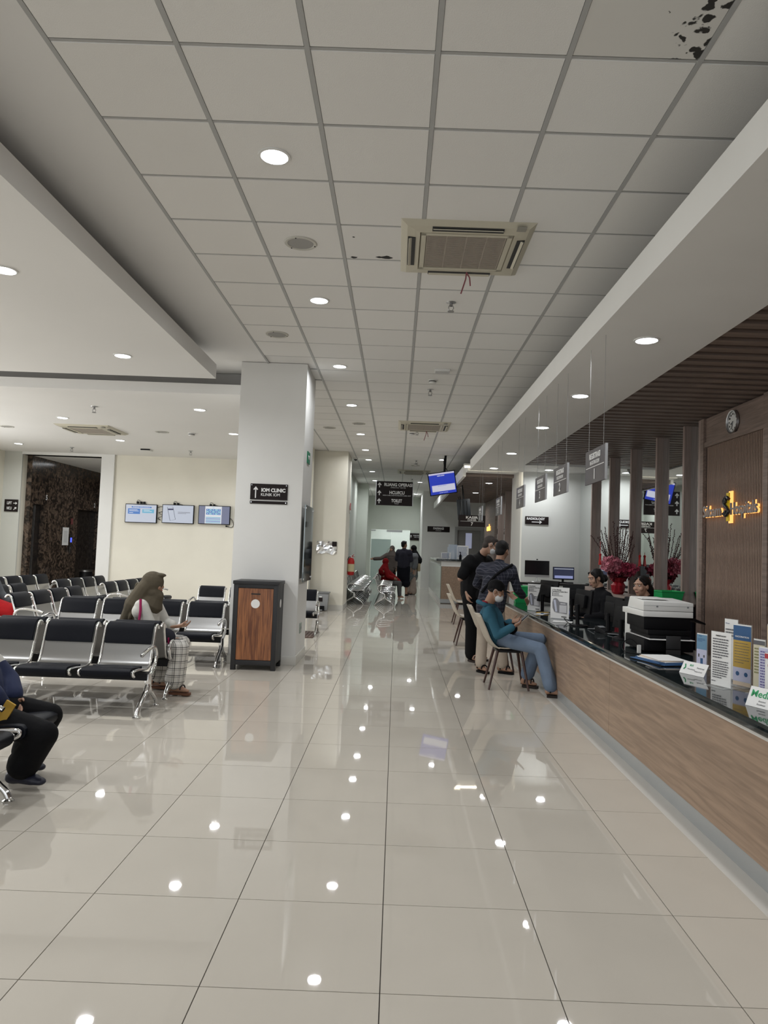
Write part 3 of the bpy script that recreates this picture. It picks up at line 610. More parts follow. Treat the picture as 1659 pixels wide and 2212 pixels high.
MB().box(-.195, -.165, .40, .195, .165, .435).build('lid', mat('bin_lid', (.16, .165, .17), .4), t, bevel=.012); MB().box(-.09, -.17, .02, .09, -.125, .12).build('pedal_recess', blackp, t); MB().box(-.05, -.19, .015, .05, -.14, .04).build('pedal', greyp, t)
MB().box(-.045, -.150, .22, .045, -.143, .31).build('sticker', signb, t); MB().box(-.03, -.153, .315, .03, -.146, .34).build('sticker', paper, t)
t = thing('extinguisher_sign', 'narrow red arrow sign above the fire extinguisher', 'sign', (-1.20, 18.1, 2.42), (0, 0, PI/2)); MB().box(-.11, -.01, 0, .11, 0, .17).build('plate', mat('red_print', (.5, .03, .04), .5), t); arrow(t, 0, .085, .13, signw, PI, -.012, .02)
t = thing('notice_board', 'tall dark framed glass notice board on the corridor side wall', 'notice board', (-1.41, 19.7, 1.50), (0, 0, PI/2)); MB().box(-.8, -.05, 0, .8, 0, .98).build('frame', blackm, t, bevel=.004); MB().box(-.74, -.056, .05, .74, -.05, .93).build('glazing', mat('grey_board_glass', (.13, .135, .135), .08), t)
t = thing('fire_extinguisher', 'red fire extinguisher hung on the corner of the cream pillar', 'extinguisher', (-1.13, 18.15, .78))
MB().lathe([(.02, 0), (.075, .015), (.085, .04), (.085, .36), (.06, .43), (.025, .45)], n=24).build('cylinder', redp, t); MB().lathe([(.0862, .10), (.0862, .29)], n=24).build('label_band', mat('label_cream', (.6, .55, .35), .5), t)
MB().lathe([(.022, .45), (.022, .49), (.012, .50)], n=12).build('valve', chrome, t); MB().tube([(0, 0, .48), (.04, -.05, .50), (.07, -.09, .53)], .008, 6).tube([(0, 0, .49), (.03, -.05, .47), (.08, -.09, .475)], .008, 6).build('handle', redp, t); MB().tube([(0, 0, .47), (-.06, -.03, .46), (-.10, -.04, .35), (-.098, -.03, .15), (-.095, -.02, .08)], .010, 8).build('hose', blackp, t)
# floor grate beside the pillar
t = thing('floor_mat', 'small brown striped mat on the floor past the white pillar', 'mat', (-1.52, 12.1, 0)); MB().box(-.45, -.42, 0, .22, .42, .012).build('backing', mat('mat_brown', (.11, .07, .055), .9), t)
rb = MB()
for k in range(12): rb.box(-.44+.054*k, -.41, .012, -.415+.054*k, .41, .016)
rb.build('ribs', mat('mat_rib', (.20, .15, .13), .8), t, smooth=0)['kind'] = 'stuff'
# ---------------------------------------------------------------- wall televisions
tvb = MB().box(-.365, 0, 0, .365, .05, .43).mesh('casing', blackp, 30, .004)
def led(name, c, e): return mat(name, (.02, .02, .02), .3, emis=c, estr=e)
scr = led('screen_pale', (.74, .80, .93), .85); sblue = led('screen_blue', (.04, .22, .68), .9); scyan = led('screen_cyan', (.15, .55, .80), .9); swh = led('screen_white', (.9, .93, .97), 1); sgry = led('screen_grey', (.30, .33, .50), .7); sdk = mat('screen_ink', (.02, .03, .06), .5)
def wtv(x, z, label):
    t = thing('wall_television', label, 'television', (x, 16.53, z), 0, 'televisions on the cream wall'); link('casing', tvb, t); return t
def q(t, x0, z0, x1, z1, m, name='screen_graphic', y=-.003): return MB().box(x0, y, z0, x1, y+.002, z1).build(name, m, t, smooth=0)
t = wtv(-5.90, 1.87, 'leftmost wall television with blue boxes on a pale slide'); q(t, -.35, .015, .35, .415, scr, 'screen', -.002)
q(t, -.22, .345, .24, .375, sblue); q(t, -.30, .20, -.02, .325, sblue); q(t, .03, .23, .30, .315, scyan)
for k, (a, b, c) in enumerate(((-.27, -.08, .29), (-.27, -.05, .265), (-.27, -.18, .225), (.06, .20, .29), (.06, .25, .262))): q(t, a, c, b, c+.010, swh, y=-.005)
text('Patient Information', .03, swh, t, (.01, -.0045, .36), FR, width=.38)
t = wtv(-5.05, 1.885, 'second wall television showing a line drawing of a phone'); q(t, -.35, .015, .35, .415, scr, 'screen', -.002)
ph = MB(); c_ = [(-.25, .37), (-.12, .375), (-.05, .09), (-.17, .06)]; ph.tube([(a, -.004, b) for a, b in c_], .004, 6, closed=True); ph.build('phone_drawing', sdk, t); MB().prism([(-.235, .335), (-.115, .34), (-.108, .305), (-.225, .30)], -.0045, -.002).build('phone_header', led('screen_indigo', (.05, .06, .22), .5), t, smooth=0)
for k in range(3): q(t, 0, .262-.018*k, .28-.09*(k == 2), .268-.018*k, mat('screen_ink2', (.15, .15, .2), .5))
t = wtv(-4.215, 1.895, 'third wall television with a blue icon grid between grey bands'); q(t, -.35, .015, .35, .415, sgry, 'screen', -.002); q(t, -.21, .015, .17, .415, swh, 'page'); text('INFO', .022, scyan, t, (-.02, -.0045, .385), FR)
for i in range(5):
    for j in range(3):
        m = sblue if (i+j) % 2 == 0 else scyan; q(t, -.185+.067*i, .22+.045*j, -.122+.067*i, .262+.045*j, m, y=-.005)
        MB().lathe([(.011, 0), (.011, .001)], (-.154+.067*i, -.0065, .241+.045*j), 10, 'y').build('icon_dot', swh, t)
for k in range(5): q(t, -.19, .03+.03*k, .15, .045+.03*k, sblue if k % 2 else scyan, y=-.005)
t = wtv(-3.38, 1.89, 'fourth wall television, only its left edge showing beside the pillar'); q(t, -.35, .015, .35, .415, swh, 'screen', -.002); q(t, -.33, .2, .33, .23, sdk); q(t, -.33, .33, .33, .37, sgry)
for x, w in ((-5.90, 'leftmost'), (-5.05, 'second'), (-4.215, 'third')):
    t = thing('socket_block', 'black plugs and looping cable above the %s wall television' % w, 'plug', (x-.02, 16.6, 2.30)); 
    for dx in (-.08, .0, .07)[: 3 if x < -5.5 else 2]: MB().box(dx-.022, -.05, .01, dx+.022, 0, .06).build('plug', blackp, t, bevel=.006)
    MB().tube(cat_rom([(-.10, -.03, .03), (-.08, -.04, .09), (-.03, -.04, .08), (-.0, -.03, .04), (.10, -.03, .02), (.13, -.02, -.02)], 5), .005, 6).build('cable', blackp, t)
t = thing('cable_loop', 'dangling black cables between the wall televisions', 'cable', (-5.475, 16.58, 2.0))
MB().tube(cat_rom([(-.08, 0, .22), (-.0, -.01, .26), (.06, 0, .25), (.07, 0, .16), (-.03, 0, .12), (.06, -.01, .05), (-.04, 0, 0), (.02, 0, -.05), (-.05, 0, -.02)], 5), .005, 6).build('cable', blackp, t)
t = thing('cable_loop', 'dangling black cables right of the third wall television', 'cable', (-3.80, 16.58, 1.9)); MB().tube(cat_rom([(-.06, 0, .15), (-.0, -.01, .10), (.03, 0, 0), (-.02, 0, -.06), (-.12, 0, -.04)], 5), .006, 6).build('cable', blackp, t); MB().box(-.15, -.02, -.055, -.12, 0, -.02).build('plug', blackp, t)
# hanging televisions
t = thing('hanging_television', 'slanted hanging television with a bright blue queue screen', 'television', (1.03, 17.0, 3.08), (.12, math.radians(-10.2), 0))
MB().box(-.325, 0, -.27, .325, .05, .27).build('casing', blackp, t, bevel=.004); q(t, -.305, -.25, .305, .25, led('screen_royal', (.02, .06, .72), .75), 'screen', -.003)
q(t, -.305, .21, .305, .25, led('screen_lilac', (.75, .72, .95), .9), y=-.005); q(t, -.26, -.185, .285, -.035, led('screen_pale_lilac', (.80, .80, .95), .9), y=-.005); q(t, -.26, -.06, .285, -.035, MATS['screen_lilac'], y=-.006); text('NOMOR ANTRIAN', .03, swh, t, (-.02, -.005, .18), FR, width=.17, bold=.001); text('ANTRIAN FARMASI', .022, sblue, t, (-.02, -.007, -.06), FR, width=.2); text('SELAMAT DATANG', .022, swh, t, (0, -.005, -.22), FR, width=.2)
t = thing('ceiling_mount', 'black ceiling pole with cable holding the slanted blue television', 'mount', (1.06, 17.1, 0)); MB().tube([(.03, 0, H), (.0, 0, 3.1)], .028, 10).build('pole', blackm, t); MB().tube(cat_rom([(.03, -.03, H-.02), (-.01, -.05, 3.65), (.0, -.04, 3.5), (.07, -.04, 3.4), (.04, -.03, 3.3)], 4), .008, 6).build('cable', blackp, t)
t = thing('hanging_television', 'dark back of a hanging television behind the KASIR 7 sign', 'television', (1.60, 17.5, 2.53), (0, math.radians(-6), 0)); MB().box(-.16, 0, -.27, .16, .06, .23).build('casing', mat('tv_back', (.012, .016, .02), .4), t, bevel=.005)
for x in (-.08, 0, .08): MB().box(x-.004, -.012, -.22, x+.004, 0, .18).build('rib', blackm, t)
MB().tube([(.02, .03, .2), (.0, .03, .60)], .02, 8).build('pole', blackm, t)
for x in (-.10, -.06): MB().tube([(x, .0, .22), (x-.02, 0, .30)], .008, 6).build('plug', blackp, t)
# ---------------------------------------------------------------- clock and hospital lettering
t = thing('wall_clock', 'round white wall clock with silver rim above the reeded wood panel', 'clock', (3.545, 7.62, 2.96), (0, 0, -PI/2))
MB().lathe([(.108, -.012), (.112, -.03), (.124, -.035), (.126, -.01), (.118, 0)], n=40, axis='y').build('rim', alu, t); MB().lathe([(.001, -.014), (.110, -.014), (.110, -.006), (.001, -.006)], n=40, axis='y').build('dial', whitep, t)
for h_ in range(1, 13): a = PI/2-h_*PI/6; text(str(h_), .028, ink, t, (.084*math.cos(a), -.0165, .084*math.sin(a)), FR, 'numeral', bold=.0008)
MB().rbox((-.018, -.019, -.010), (.055, .003, .010), Matrix.Rotation(-.5, 3, 'Y')).build('hour_hand', ink, t); MB().rbox((-.012, -.021, -.036), (.012, .003, .08), Matrix.Rotation(.3, 3, 'Y')).build('minute_hand', mat('grey_hand', (.2, .2, .2), .4), t)
glow = emit('warm_backlight', (1, .45, .12), 2.2); face = mat('letter_face', (.30, .29, .29), .35)
lg = thing('hospital_lettering', 'backlit letters spelling Siloam Hospitals around a yellow cross emblem', 'sign', (3.528, 7.63, 1.99), (0, 0, -PI/2))
for s, x, w in (('Siloam', -.40, .44), ('Hospitals', .33, .56)):
    text(s, .18, face, lg, (x, -.030, .03), FR, width=w, bold=.001, ext=.008); text(s, .18, glow, lg, (x, -.006, .03), FR, 'letter_glow', width=w*1.02, bold=.005, ext=.003)
for z0, z1, m, yy, e in ((-.09, .21, mat('yellow_emblem', (.45, .33, .02), .4, emis=(.9, .6, .02), estr=.25), -.04, 0), (-.11, .23, glow, -.008, .012)):
    MB().box(-.03-e, yy, z0, .03+e, yy+.012, z1).build('emblem_bar' if e == 0 else 'emblem_glow', m, lg)
pts = cat_rom([(.05, -.05, .14), (.01, -.055, .16), (-.05, -.055, .13), (-.035, -.055, .08), (.03, -.055, .04), (.045, -.055, -.0), (-.0, -.055, -.03), (-.06, -.055, -.01)], 5); MB().tube(pts, .019, 8).build('emblem_curve', mat('emblem_black', (.02, .02, .02), .3), lg)
for z in (.12, -.0): MB().lathe([(.001, -.03), (.024, -.02), (.024, .0), (.001, .01)], (.0, -.055, z), 16, 'y').build('emblem_dot', MATS['emblem_black'], lg)
# ---------------------------------------------------------------- registration counter
ct_ = thing('registration_counter', 'long wood fronted registration counter with a glossy black top', 'counter', (1.75, 0, 0))
MB().box(-.04, .8, .0, 0, 13.19, .10).build('kick_plate', mat('kick_plate_grey', (.40, .415, .42), .25, metal=.3), ct_)
for k, (a, b) in enumerate(((.8, 3.25), (3.254, 5.69), (5.694, 8.13), (8.134, 10.57), (10.574, 13.19))): MB().box(-.05, a, .102, -.02, b, .672).build('front_panel', woodpanel, ct_)
MB().box(-.058, .8, .672, -.02, 13.19, .690).build('white_trim', mat('pale_trim', (.62, .61, .58), .4), ct_)
MB().box(-.02, .8, .05, .66, 13.18, .69).build('carcass', mat('carcass_brown', (.12, .085, .065), .6), ct_)
MB().prism([(-.066, .690), (-.073, .694), (-.076, .702), (-.077, .718), (-.075, .730), (-.070, .738), (-.062, .742), (.70, .742), (.70, .690)], .78, 13.2, 'xz').build('countertop', ctop, ct_, smooth=0)
sk = struct(bx(1.60, .8, .0, 1.712, 15, .0015).build('trim_9', mat('floor_edge_strip', (.62, .60, .56), .2)))
TOP = .743
# pharmacy counter
t = thing('pharmacy_counter', 'tall pharmacy counter with wood front and black top at the corridor end', 'counter', (1.27, 20.4, 0))
MB().box(0, .02, .12, .02, 6.9, 1.06).build('side_panel', mat('tinted_glass_panel', (.30, .34, .31), .12), t); MB().box(.02, 0, .13, 1.58, .03, 1.05).build('front_panel', woodpanel, t); MB().box(.0, -.005, 1.05, 1.58, .03, 1.20).build('white_band', white, t); MB().box(0, .0, .02, 1.58, .03, .13).build('kick_plate', MATS['kick_plate_grey'], t)
MB().box(0, 0.03, .0, .02, 6.9, .12).build('side_kick', white, t); MB().box(.02, .03, 0, 1.58, .5, 1.2).build('carcass', MATS['carcass_brown'], t); MB().box(.02, .5, 0, .4, 6.9, 1.2).build('side_carcass', white, t)
MB().box(-.12, -.05, 1.20, 1.61, .52, 1.255).build('countertop', ctop, t, bevel=.004); MB().box(-.06, .52, 1.20, .45, 6.9, 1.24).build('side_top', mat('pale_stone_top', (.48, .50, .46), .2), t)
def stand(loc, w, h, rotz, label, art, group='acrylic leaflet stands', cat='leaflet stand', base=.06):
    t = thing('leaflet_stand', label, cat, loc, (0, 0, rotz), group)
    MB().box(-w/2-.003, .0, 0, w/2+.003, .0025, h+.003).box(-w/2-.003, -base, -.0, w/2+.003, base, .003).build('acrylic_holder', acr, t)
    tt = MB().box(-w/2, -.0008, .004, w/2, .0, h).build('leaflet', paper, t)
    art(t, w, h); return t
def bar(t, x0, z0, x1, z1, m, y=-.0042, name='print_block'): return MB().box(x0, y, z0, x1, y+.0006, z1).build(name, m, t, smooth=0)
gt = mat('print_grey', (.12, .12, .13), .7); pblue = mat('print_blue', (.03, .10, .24), .6); pmid = mat('print_mid_blue', (.14, .28, .42), .6); pyel = mat('print_yellow', (.55, .36, .07), .6); ppale = mat('print_lilac', (.55, .56, .72), .6); pcream = mat('print_cream', (.60, .56, .42), .6); psand = mat('print_sand', (.68, .55, .42), .6); pred = mat('print_red', (.45, .05, .06), .6); pgrn = mat('print_green', (.03, .32, .12), .6)
def lines(t, w, z1, n, dz, x0=.1, x1=.9, m=None, th=.45, y=-.0044):
    mm = MB()
    for k in range(n):
        e = x1-(rnd.uniform(.0, .12) if k < n-1 else .35); xx = -w/2+w*x0; X1 = -w/2+w*e
        while xx < X1:
            l = rnd.uniform(.05, .13)*w; mm.box(xx, y, z1-dz*k-dz*th, min(xx+l, X1), y+.0004, z1-dz*k); xx += l+.02*w
    return mm.build('text_lines', m or gt, t, smooth=0)
RZ = math.radians(-67.6)
def art_notice(t, w, h): text('PEMBERITAHUAN', .011, ink, t, (0, -.0044, h*.93), FR, width=w*.5, bold=.0003, ext=.0002); lines(t, w, h*.88, 8, h*.048); lines(t, w, h*.47, 8, h*.042); lines(t, w, h*.10, 1, h*.03, .05, .6)
stand((1.912, 4.24, TOP), .145, .315, RZ, 'tall white text leaflet headed PEMBERITAHUAN in an acrylic stand', art_notice)
def art_blue(t, w, h): bar(t, -w/2, h*.55, w/2, h*.97, pmid); bar(t, -w/2, h*.08, w/2, h*.55, ppale, -.0041); lines(t, w, h*.86, 3, h*.035, .1, .9, pblue, y=-.0046); bar(t, -.01, h*.12, .012, h*.30, pblue, -.0046); bar(t, -.03, h*.33, -.018, h*.42, gt, -.0046); bar(t, .015, h*.33, .028, h*.40, gt, -.0046); text('Siloam', .010, pblue, t, (-.012, -.0046, h*.93), FR, ext=.0002)
stand((2.09, 4.92, TOP), .088, .235, RZ, 'slim blue and white leaflet stand beside the black printer', art_blue)
def art_plain(t, w, h): text('Siloam', .012, pblue, t, (-w*.25, -.0046, h*.93), FR, ext=.0002); lines(t, w, h*.84, 4, h*.05)
stand((2.10, 4.52, TOP), .10, .37, RZ, 'pale leaflet stand half hidden behind the white text leaflet', art_plain)
def art_yb(t, w, h): bar(t, -w/2, h*.74, w/2, h*.98, pblue); bar(t, -w/2, h*.30, w/2, h*.74, pyel); bar(t, -w/2, h*.08, w/2, h*.30, ppale); bar(t, -w/2, 0.004, w/2, h*.07, psand); text('VACCINATION', .013, signw, t, (0, -.0048, h*.80), FR, width=w*.8, ext=.0002, bold=.0003); lines(t, w, h*.70, 8, h*.045, .08, .95, gt, .2, -.0046); [MB().lathe([(.013, 0), (.013, .0004)], (q_, -.0046, h*.20), 16, 'y').build('icon', pblue, t) for q_ in (-.03, .03)]
stand((2.055, 4.28, TOP), .125, .36, RZ, 'blue and yellow leaflet in an acrylic stand behind the white text leaflet', art_yb)
def art_pch(t, w, h): bar(t, -w/2, h*.45, w/2, h*.98, psand); text('Medical Check Up', .015, pred, t, (0, -.0048, h*.72), FR, width=w*.6, ext=.0002); text('Siloam', .010, pblue, t, (-w*.3, -.0046, h*.93), FR, ext=.0002)
stand((2.16, 4.06, TOP), .165, .38, RZ, 'wide peach coloured leaflet stand at the back right of the counter', art_pch)
def art_cr(t, w, h): bar(t, -w/2, .004, w/2, h*.98, pcream); bar(t, -w/2, h*.9, w/2, h*.98, gt, -.0045); lines(t, w, h*.84, 9, h*.055, .1, .9, mat('olive_print', (.2, .2, .08), .6), .5, -.0047)
stand((2.045, 4.06, TOP), .075, .30, RZ, 'narrow cream leaflet with dark header among the acrylic stands', art_cr)
def art_v(t, w, h): bar(t, -w/2, .004, w/2, h*.98, ppale); lines(t, w, h*.92, 14, h*.055, .08, .7, mat('violet_print', (.12, .10, .30), .6), .45, -.0047)
stand((2.03, 3.93, TOP), .12, .27, RZ, 'lilac leaflet with violet text near the right edge', art_v)
def art_r(t, w, h): bar(t, -w/2, h*.88, w/2, h*.98, pred); bar(t, -w*.35, h*.72, -w*.1, h*.77, pred, -.0046); [MB().lathe([(.012, 0), (.012, .0004)], (.025, -.0046, h*q_), 14, 'y').build('icon', gt, t) for q_ in (.7, .5)]; bar(t, .012, h*.22, .036, h*.32, pblue, -.0046)
stand((2.0, 3.80, TOP), .13, .255, RZ, 'leaflet with red header at the right edge of the picture', art_r)
def tent(loc, w, h, rotz, label, fn):
    t = thing('tent_card', label, 'tent card', loc, (0, 0, rotz)); d = .045
    MB().hexa([(-w/2, -d, 0), (w/2, -d, 0), (w/2, -d+.002, 0), (-w/2, -d+.002, 0), (-w/2, -.001, h), (w/2, -.001, h), (w/2, .001, h), (-w/2, .001, h)]); 
    m = MB(); m.hexa([(-w/2, -d, 0), (w/2, -d, 0), (w/2, -d+.002, 0), (-w/2, -d+.002, 0), (-w/2, -.001, h), (w/2, -.001, h), (w/2, .001, h), (-w/2, .001, h)]); m.build('front_flap', paper, t)
    m = MB(); m.hexa([(-w/2, d-.002, 0), (w/2, d-.002, 0), (w/2, d, 0), (-w/2, d, 0), (-w/2, -.001, h), (w/2, -.001, h), (w/2, .001, h), (-w/2, .001, h)]); m.build('back_flap', acr, t)
    fn(t, w, h, (math.atan2(h, d), 0, 0), lambda x, k: (x, -d+d*k-.0015, h*k+.0005))
def f1(t, w, h, R, P): text('BLK', .018, pgrn, t, P(-w*.12, .72), R, ext=.0002, bold=.0004); text('Pemeriksaan', .012, gt, t, P(-w*.08, .42), R, ext=.0002); text('Fisioterapi', .014, gt, t, P(w*.26, .6), R, ext=.0002); text('Hanya di sini', .012, gt, t, P(w*.22, .32), R, ext=.0002); MB().tube([P(-w*.38, .35), P(-w*.33, .5), P(-w*.38, .75)], .004, 6).build('logo_mark', pgrn, t)
tent((1.945, 4.66, TOP), .20, .075, math.radians(-66), 'white tent card with a green logo lying before the slim blue leaflet', f1)
def f2(t, w, h, R, P): text('Medi', .05, pgrn, t, P(-w*.2, .65), R, ext=.0003, bold=.0008, width=.10); text('Asuransi', .012, gt, t, P(-w*.1, .32), R, ext=.0002); text('Kesehatan', .012, gt, t, P(-w*.1, .16), R, ext=.0002)
tent((1.90, 3.66, TOP), .22, .095, math.radians(-66), 'white tent card with green lettering Medi at the right picture edge', f2)
def art_pay(t, w, h):
    text('3 Cara Mudah', w*.085, ink, t, (-w*.42, -.0046, h*.92), FR, align='LEFT', ext=.0002, bold=.0005); text('Pembayaran Pasien Baru', w*.075, ink, t, (-w*.42, -.0046, h*.865), FR, align='LEFT', ext=.0002, bold=.0005, width=w*.82)
    for k in range(3): bar(t, -w*.42, h*(.80-.04*k), -w*.37, h*(.825-.04*k), ink); bar(t, -w*.34, h*(.805-.04*k), w*(-.05+.2*(k == 2)), h*(.818-.04*k), gt)
    # drawing of a payment terminal with a phone
    pts = [(-.40, .50), (-.36, .62), (-.25, .66), (-.14, .64), (-.02, .55), (.40, .53), (.40, .17), (-.12, .20), (-.28, .22), (-.38, .34)]
    MB().prism([(a*w, b*h) for a, b in pts], -.0048, -.0042).build('terminal_drawing', mat('drawing_grey', (.22, .22, .24), .6), t, smooth=0)
    MB().prism([(-.34*w, .60*h), (-.22*w, .60*h), (-.12*w, .23*h), (-.22*w, .22*h)], -.0054, -.0048).build('phone_drawing', mat('drawing_pale', (.55, .58, .70), .6), t, smooth=0); bar(t, -.01*w, .20*h, .38*w, .44*h, mat('drawing_panel', (.60, .60, .62), .6), -.0054); bar(t, .04*w, .47*h, .32*w, .505*h, MATS['drawing_panel'], -.0054)
    bar(t, .10*w, .06*h, .38*w, .085*h, ink)
for loc, w, h, rz, l in (((1.905, 8.36, TOP), .225, .36, -.62, 'larger white payment leaflet stand with a grey terminal drawing'), ((1.815, 9.42, TOP), .19, .345, -.62, 'smaller white payment leaflet stand with a grey terminal drawing, farther back')):
    t = stand(loc, w, h, rz, l, art_pay, 'payment leaflet stands')
for x, y, z, w, h, l in ((1.42, 20.7, 1.24, .28, .20, 'acrylic notice stand with blue print at the left end of the pharmacy counter'), (1.9, 20.75, 1.255, .34, .40, 'tall acrylic notice stand on the pharmacy counter')): stand((x, y, z), w, h, 0, l, lambda t, w, h: lines(t, w, h*.9, 9, h*.085, .1, .9, mat('pale_blue_ink', (.2, .25, .4), .6)))
t = thing('donation_box', 'clear acrylic boxes at the left end of the pharmacy counter', 'box', (1.62, 20.8, 1.256)); MB().box(-.12, -.1, 0, .12, .1, .42).box(-.16, -.13, 0, -.13, -.1, .35).build('panes', mat('blue_tinted_acrylic', (.55, .65, .78), .1, alpha=.4), t); MB().box(-.08, -.06, .01, .05, .04, .22).build('papers', paper, t)
for x, h, m, l in ((1.83, .20, blackp, 'dark pump bottle on the pharmacy counter'), (2.55, .16, greyp, 'small pump bottle near the right of the pharmacy counter')):
    t = thing('pump_bottle', l, 'bottle', (x, 20.62, 1.256)); MB().lathe([(.035, 0), (.038, .02), (.036, h*.6), (.012, h*.72), (.010, h)], n=16).build('bottle', m, t); MB().box(-.04, -.008, h, .012, .008, h+.018).build('pump', blackp, t)
t = thing('desk_phone', 'small black phone on the pharmacy counter', 'phone', (2.16, 20.65, 1.256)); MB().box(-.06, -.06, 0, .06, .08, .05).build('base', blackp, t, bevel=.01); MB().tube([(-.05, -.03, .06), (-.05, .0, .11), (.05, .0, .11), (.05, -.03, .06)], .018, 8).build('handset', blackp, t)
# ---------------------------------------------------------------- equipment on the registration counter
def monitor(loc, rz, w, h, label, tilt=.12, scr_m=None, z0=.12, cam_=False, chin=False, stand_m=None, group='computer monitors'):
    t = thing('computer_monitor', label, 'monitor', loc, (0, 0, rz), group); R = Matrix.Rotation(tilt, 3, 'X')
    def P(x, y, z): return R @ V((x, y, z))+V((0, 0, z0))
    m = MB(); m.rbox(P(0, 0, h/2), (w, .022, h), R); m.build('panel', blackp, t, bevel=.003)
    m = MB(); m.rbox(P(0, .03, h*.5), (w*.6, .045, h*.55), R); m.build('back_housing', blackp, t, bevel=.012)
    sm_ = MB(); sm_.rbox(P(0, -.0125, h*.52), (w*.95, .002, h*.90), R); s_ = sm_.build('screen', scr_m or screenoff, t)
    st = stand_m or blackp
    MB().tube([(0, .05, .01), (0, .055, z0+h*.35)], .022, 8).build('neck', st, t); MB().lathe([(.11, 0), (.11, .012), (.05, .018)], (0, .03, 0), 24, sy=.8).build('foot', st, t)
    if chin: m = MB(); m.rbox(P(0, -.013, -.02), (w, .02, .045), R); m.build('chin', alu, t)
    if cam_: MB().lathe([(.012, -.01), (.018, 0), (.012, .012)], tuple(P(0, -.0, h+.02)), 12).build('webcam', blackp, t)
    return t, P
monitor((1.92, 9.2, TOP), PI/2+.35, .42, .28, 'black monitor seen from behind beside the farther payment leaflet', .2, z0=.13)
monitor((2.12, 8.62, TOP), PI-.5, .26, .24, 'black monitor back behind the larger payment leaflet', .1, z0=.14)
t, P = monitor((1.97, 7.6, TOP), PI/2+.12, .44, .24, 'black monitor on a thin stand in front of the first receptionist', .1, z0=.14)
monitor((2.10, 6.95, TOP), PI/2+.1, .40, .24, 'black monitor with side ports left of the stacked printers', .05, z0=.11)
monitor((2.08, 6.5, TOP), PI/2+.3, .40, .25, 'large black monitor back just left of the white printer', .12, z0=.09)
# back desk with lit screens
t = thing('back_desk', 'thin black edged desk against the radiology wall', 'desk', (2.5, 13.3, 0)); MB().box(-.22, 0, .915, 1.05, .6, .955).build('desktop', mat('desk_black', (.02, .02, .02), .3), t); 
MB().box(-.21, .01, .956, 1.04, .59, .960).build('desk_mat', mat('desk_grey', (.22, .21, .2), .4), t)
for x in (-.18, .45, .98): MB().tube([(x, .06, 0), (x, .06, .91)], .03, 8).build('leg', blackm, t)
bs = mat('screen_lines', (.01, .01, .02), .3, emis=(.05, .06, .12), estr=.6)
monitor((2.66, 13.62, .961), 0, .46, .27, 'large dark all in one computer with silver chin on the back desk', -.05, None, .13, True, True, alu, 'computers on the back desk')
for x, l in ((3.16, 'monitor with dark screen and pale lower band on the back desk'), ):
    t, P = monitor((x, 13.62, .961), 0, .40, .235, l, -.05, bs, .06, group='computers on the back desk')
    MB().box(-.17, -.0225, .085, .17, -.0205, .135).build('pale_band', led('screen_band', (.40, .45, .80), .8), t); MB().box(-.18, -.029, .255, .18, -.027, .268).build('window_bar', led('screen_bar', (.7, .75, .85), .7), t)
    MB().box(-.12, -.20, 0, .14, -.12, .02).build('keyboard', blackp, t)
# printers
t = thing('document_scanner_printer', 'white topped office printer stacked highest on the counter', 'printer', (2.15, 5.9, TOP+.245))
m = MB(); m.hexa([(-.20, -.22, .03), (.19, -.22, .03), (.20, .24, .03), (-.22, .24, .03), (-.20, -.22, .075), (.19, -.22, .075), (.20, .24, .075), (-.22, .24, .075)]); m.build('lower_casing', whitep, t, bevel=.004)
m = MB(); m.hexa([(-.20, -.22, .078), (.19, -.22, .078), (.20, .20, .078), (-.19, .20, .078), (-.20, -.22, .150), (.19, -.22, .146), (.18, .18, .160), (-.18, .18, .165)]); m.build('feeder_lid', whitep, t, bevel=.004)
MB().box(-.175, -.10, .160, .04, .17, .168).build('paper_tray', whitep, t, bevel=.003); MB().box(-.20, -.2215, .118, .19, -.2205, .1195).build('seam', greyp, t); 
for x in (-.10, .14): MB().box(x, -.222, .106, x+.015, -.220, .118).build('latch', greyp, t)
MB().box(-.19, -.20, -.07, .18, .22, .03).build('print_body', blackp, t, bevel=.012); m = MB(); m.hexa([(.16, -.16, .02), (.34, -.10, -.03), (.34, .14, -.03), (.16, .2, .02), (.16, -.16, .05), (.34, -.10, -.015), (.34, .14, -.015), (.16, .2, .05)]); m.build('side_tray', blackp, t, bevel=.003)
MB().box(-.17, -.24, -.11, .17, .2, -.07).build('output_slot', blackp, t, bevel=.006)
t = thing('desktop_printer', 'black printer with paper tray, lowest of the stacked printers', 'printer', (2.15, 5.9, TOP))
MB().box(-.20, -.24, .01, .19, .22, .105).build('body', blackp, t, bevel=.012); MB().box(-.175, -.30, .105, .175, .18, .109).build('output_paper', paper, t); MB().box(-.16, -.255, .109, .16, .2, .135).build('upper_body', blackp, t, bevel=.008); MB().box(-.05, -.312, .04, .06, -.30, .14).build('front_flap', mat('printer_flap', (.03, .03, .032), .4), t, bevel=.003); MB().box(-.05, -.312, -.0, .06, -.302, .035).build('front_flap', MATS['printer_flap'], t)
t = thing('paper_box', 'white box standing behind the stacked printers', 'box', (2.04, 6.22, TOP)); MB().box(-.03, -.04, 0, .42, .10, .27).build('carton', whitep, t, bevel=.004); 
for k in range(3): MB().box(-.05+.06*k, -.0425, .05, -.02+.06*k, -.0405, .08).build('printed_icon', gt, t)
t = thing('power_adapter', 'white adapter plug with cable left of the printers', 'adapter', (1.90, 5.62, TOP)); MB().box(-.012, -.012, 0, .012, .012, .06).build('plug', whitep, t); MB().tube(cat_rom([(0, 0, .05), (-.05, .05, .10), (-.10, .10, .05), (-.10, .02, .005), (0, -.12, .004), (.10, -.22, .004)], 5), .004, 6).build('cable', blackp, t)
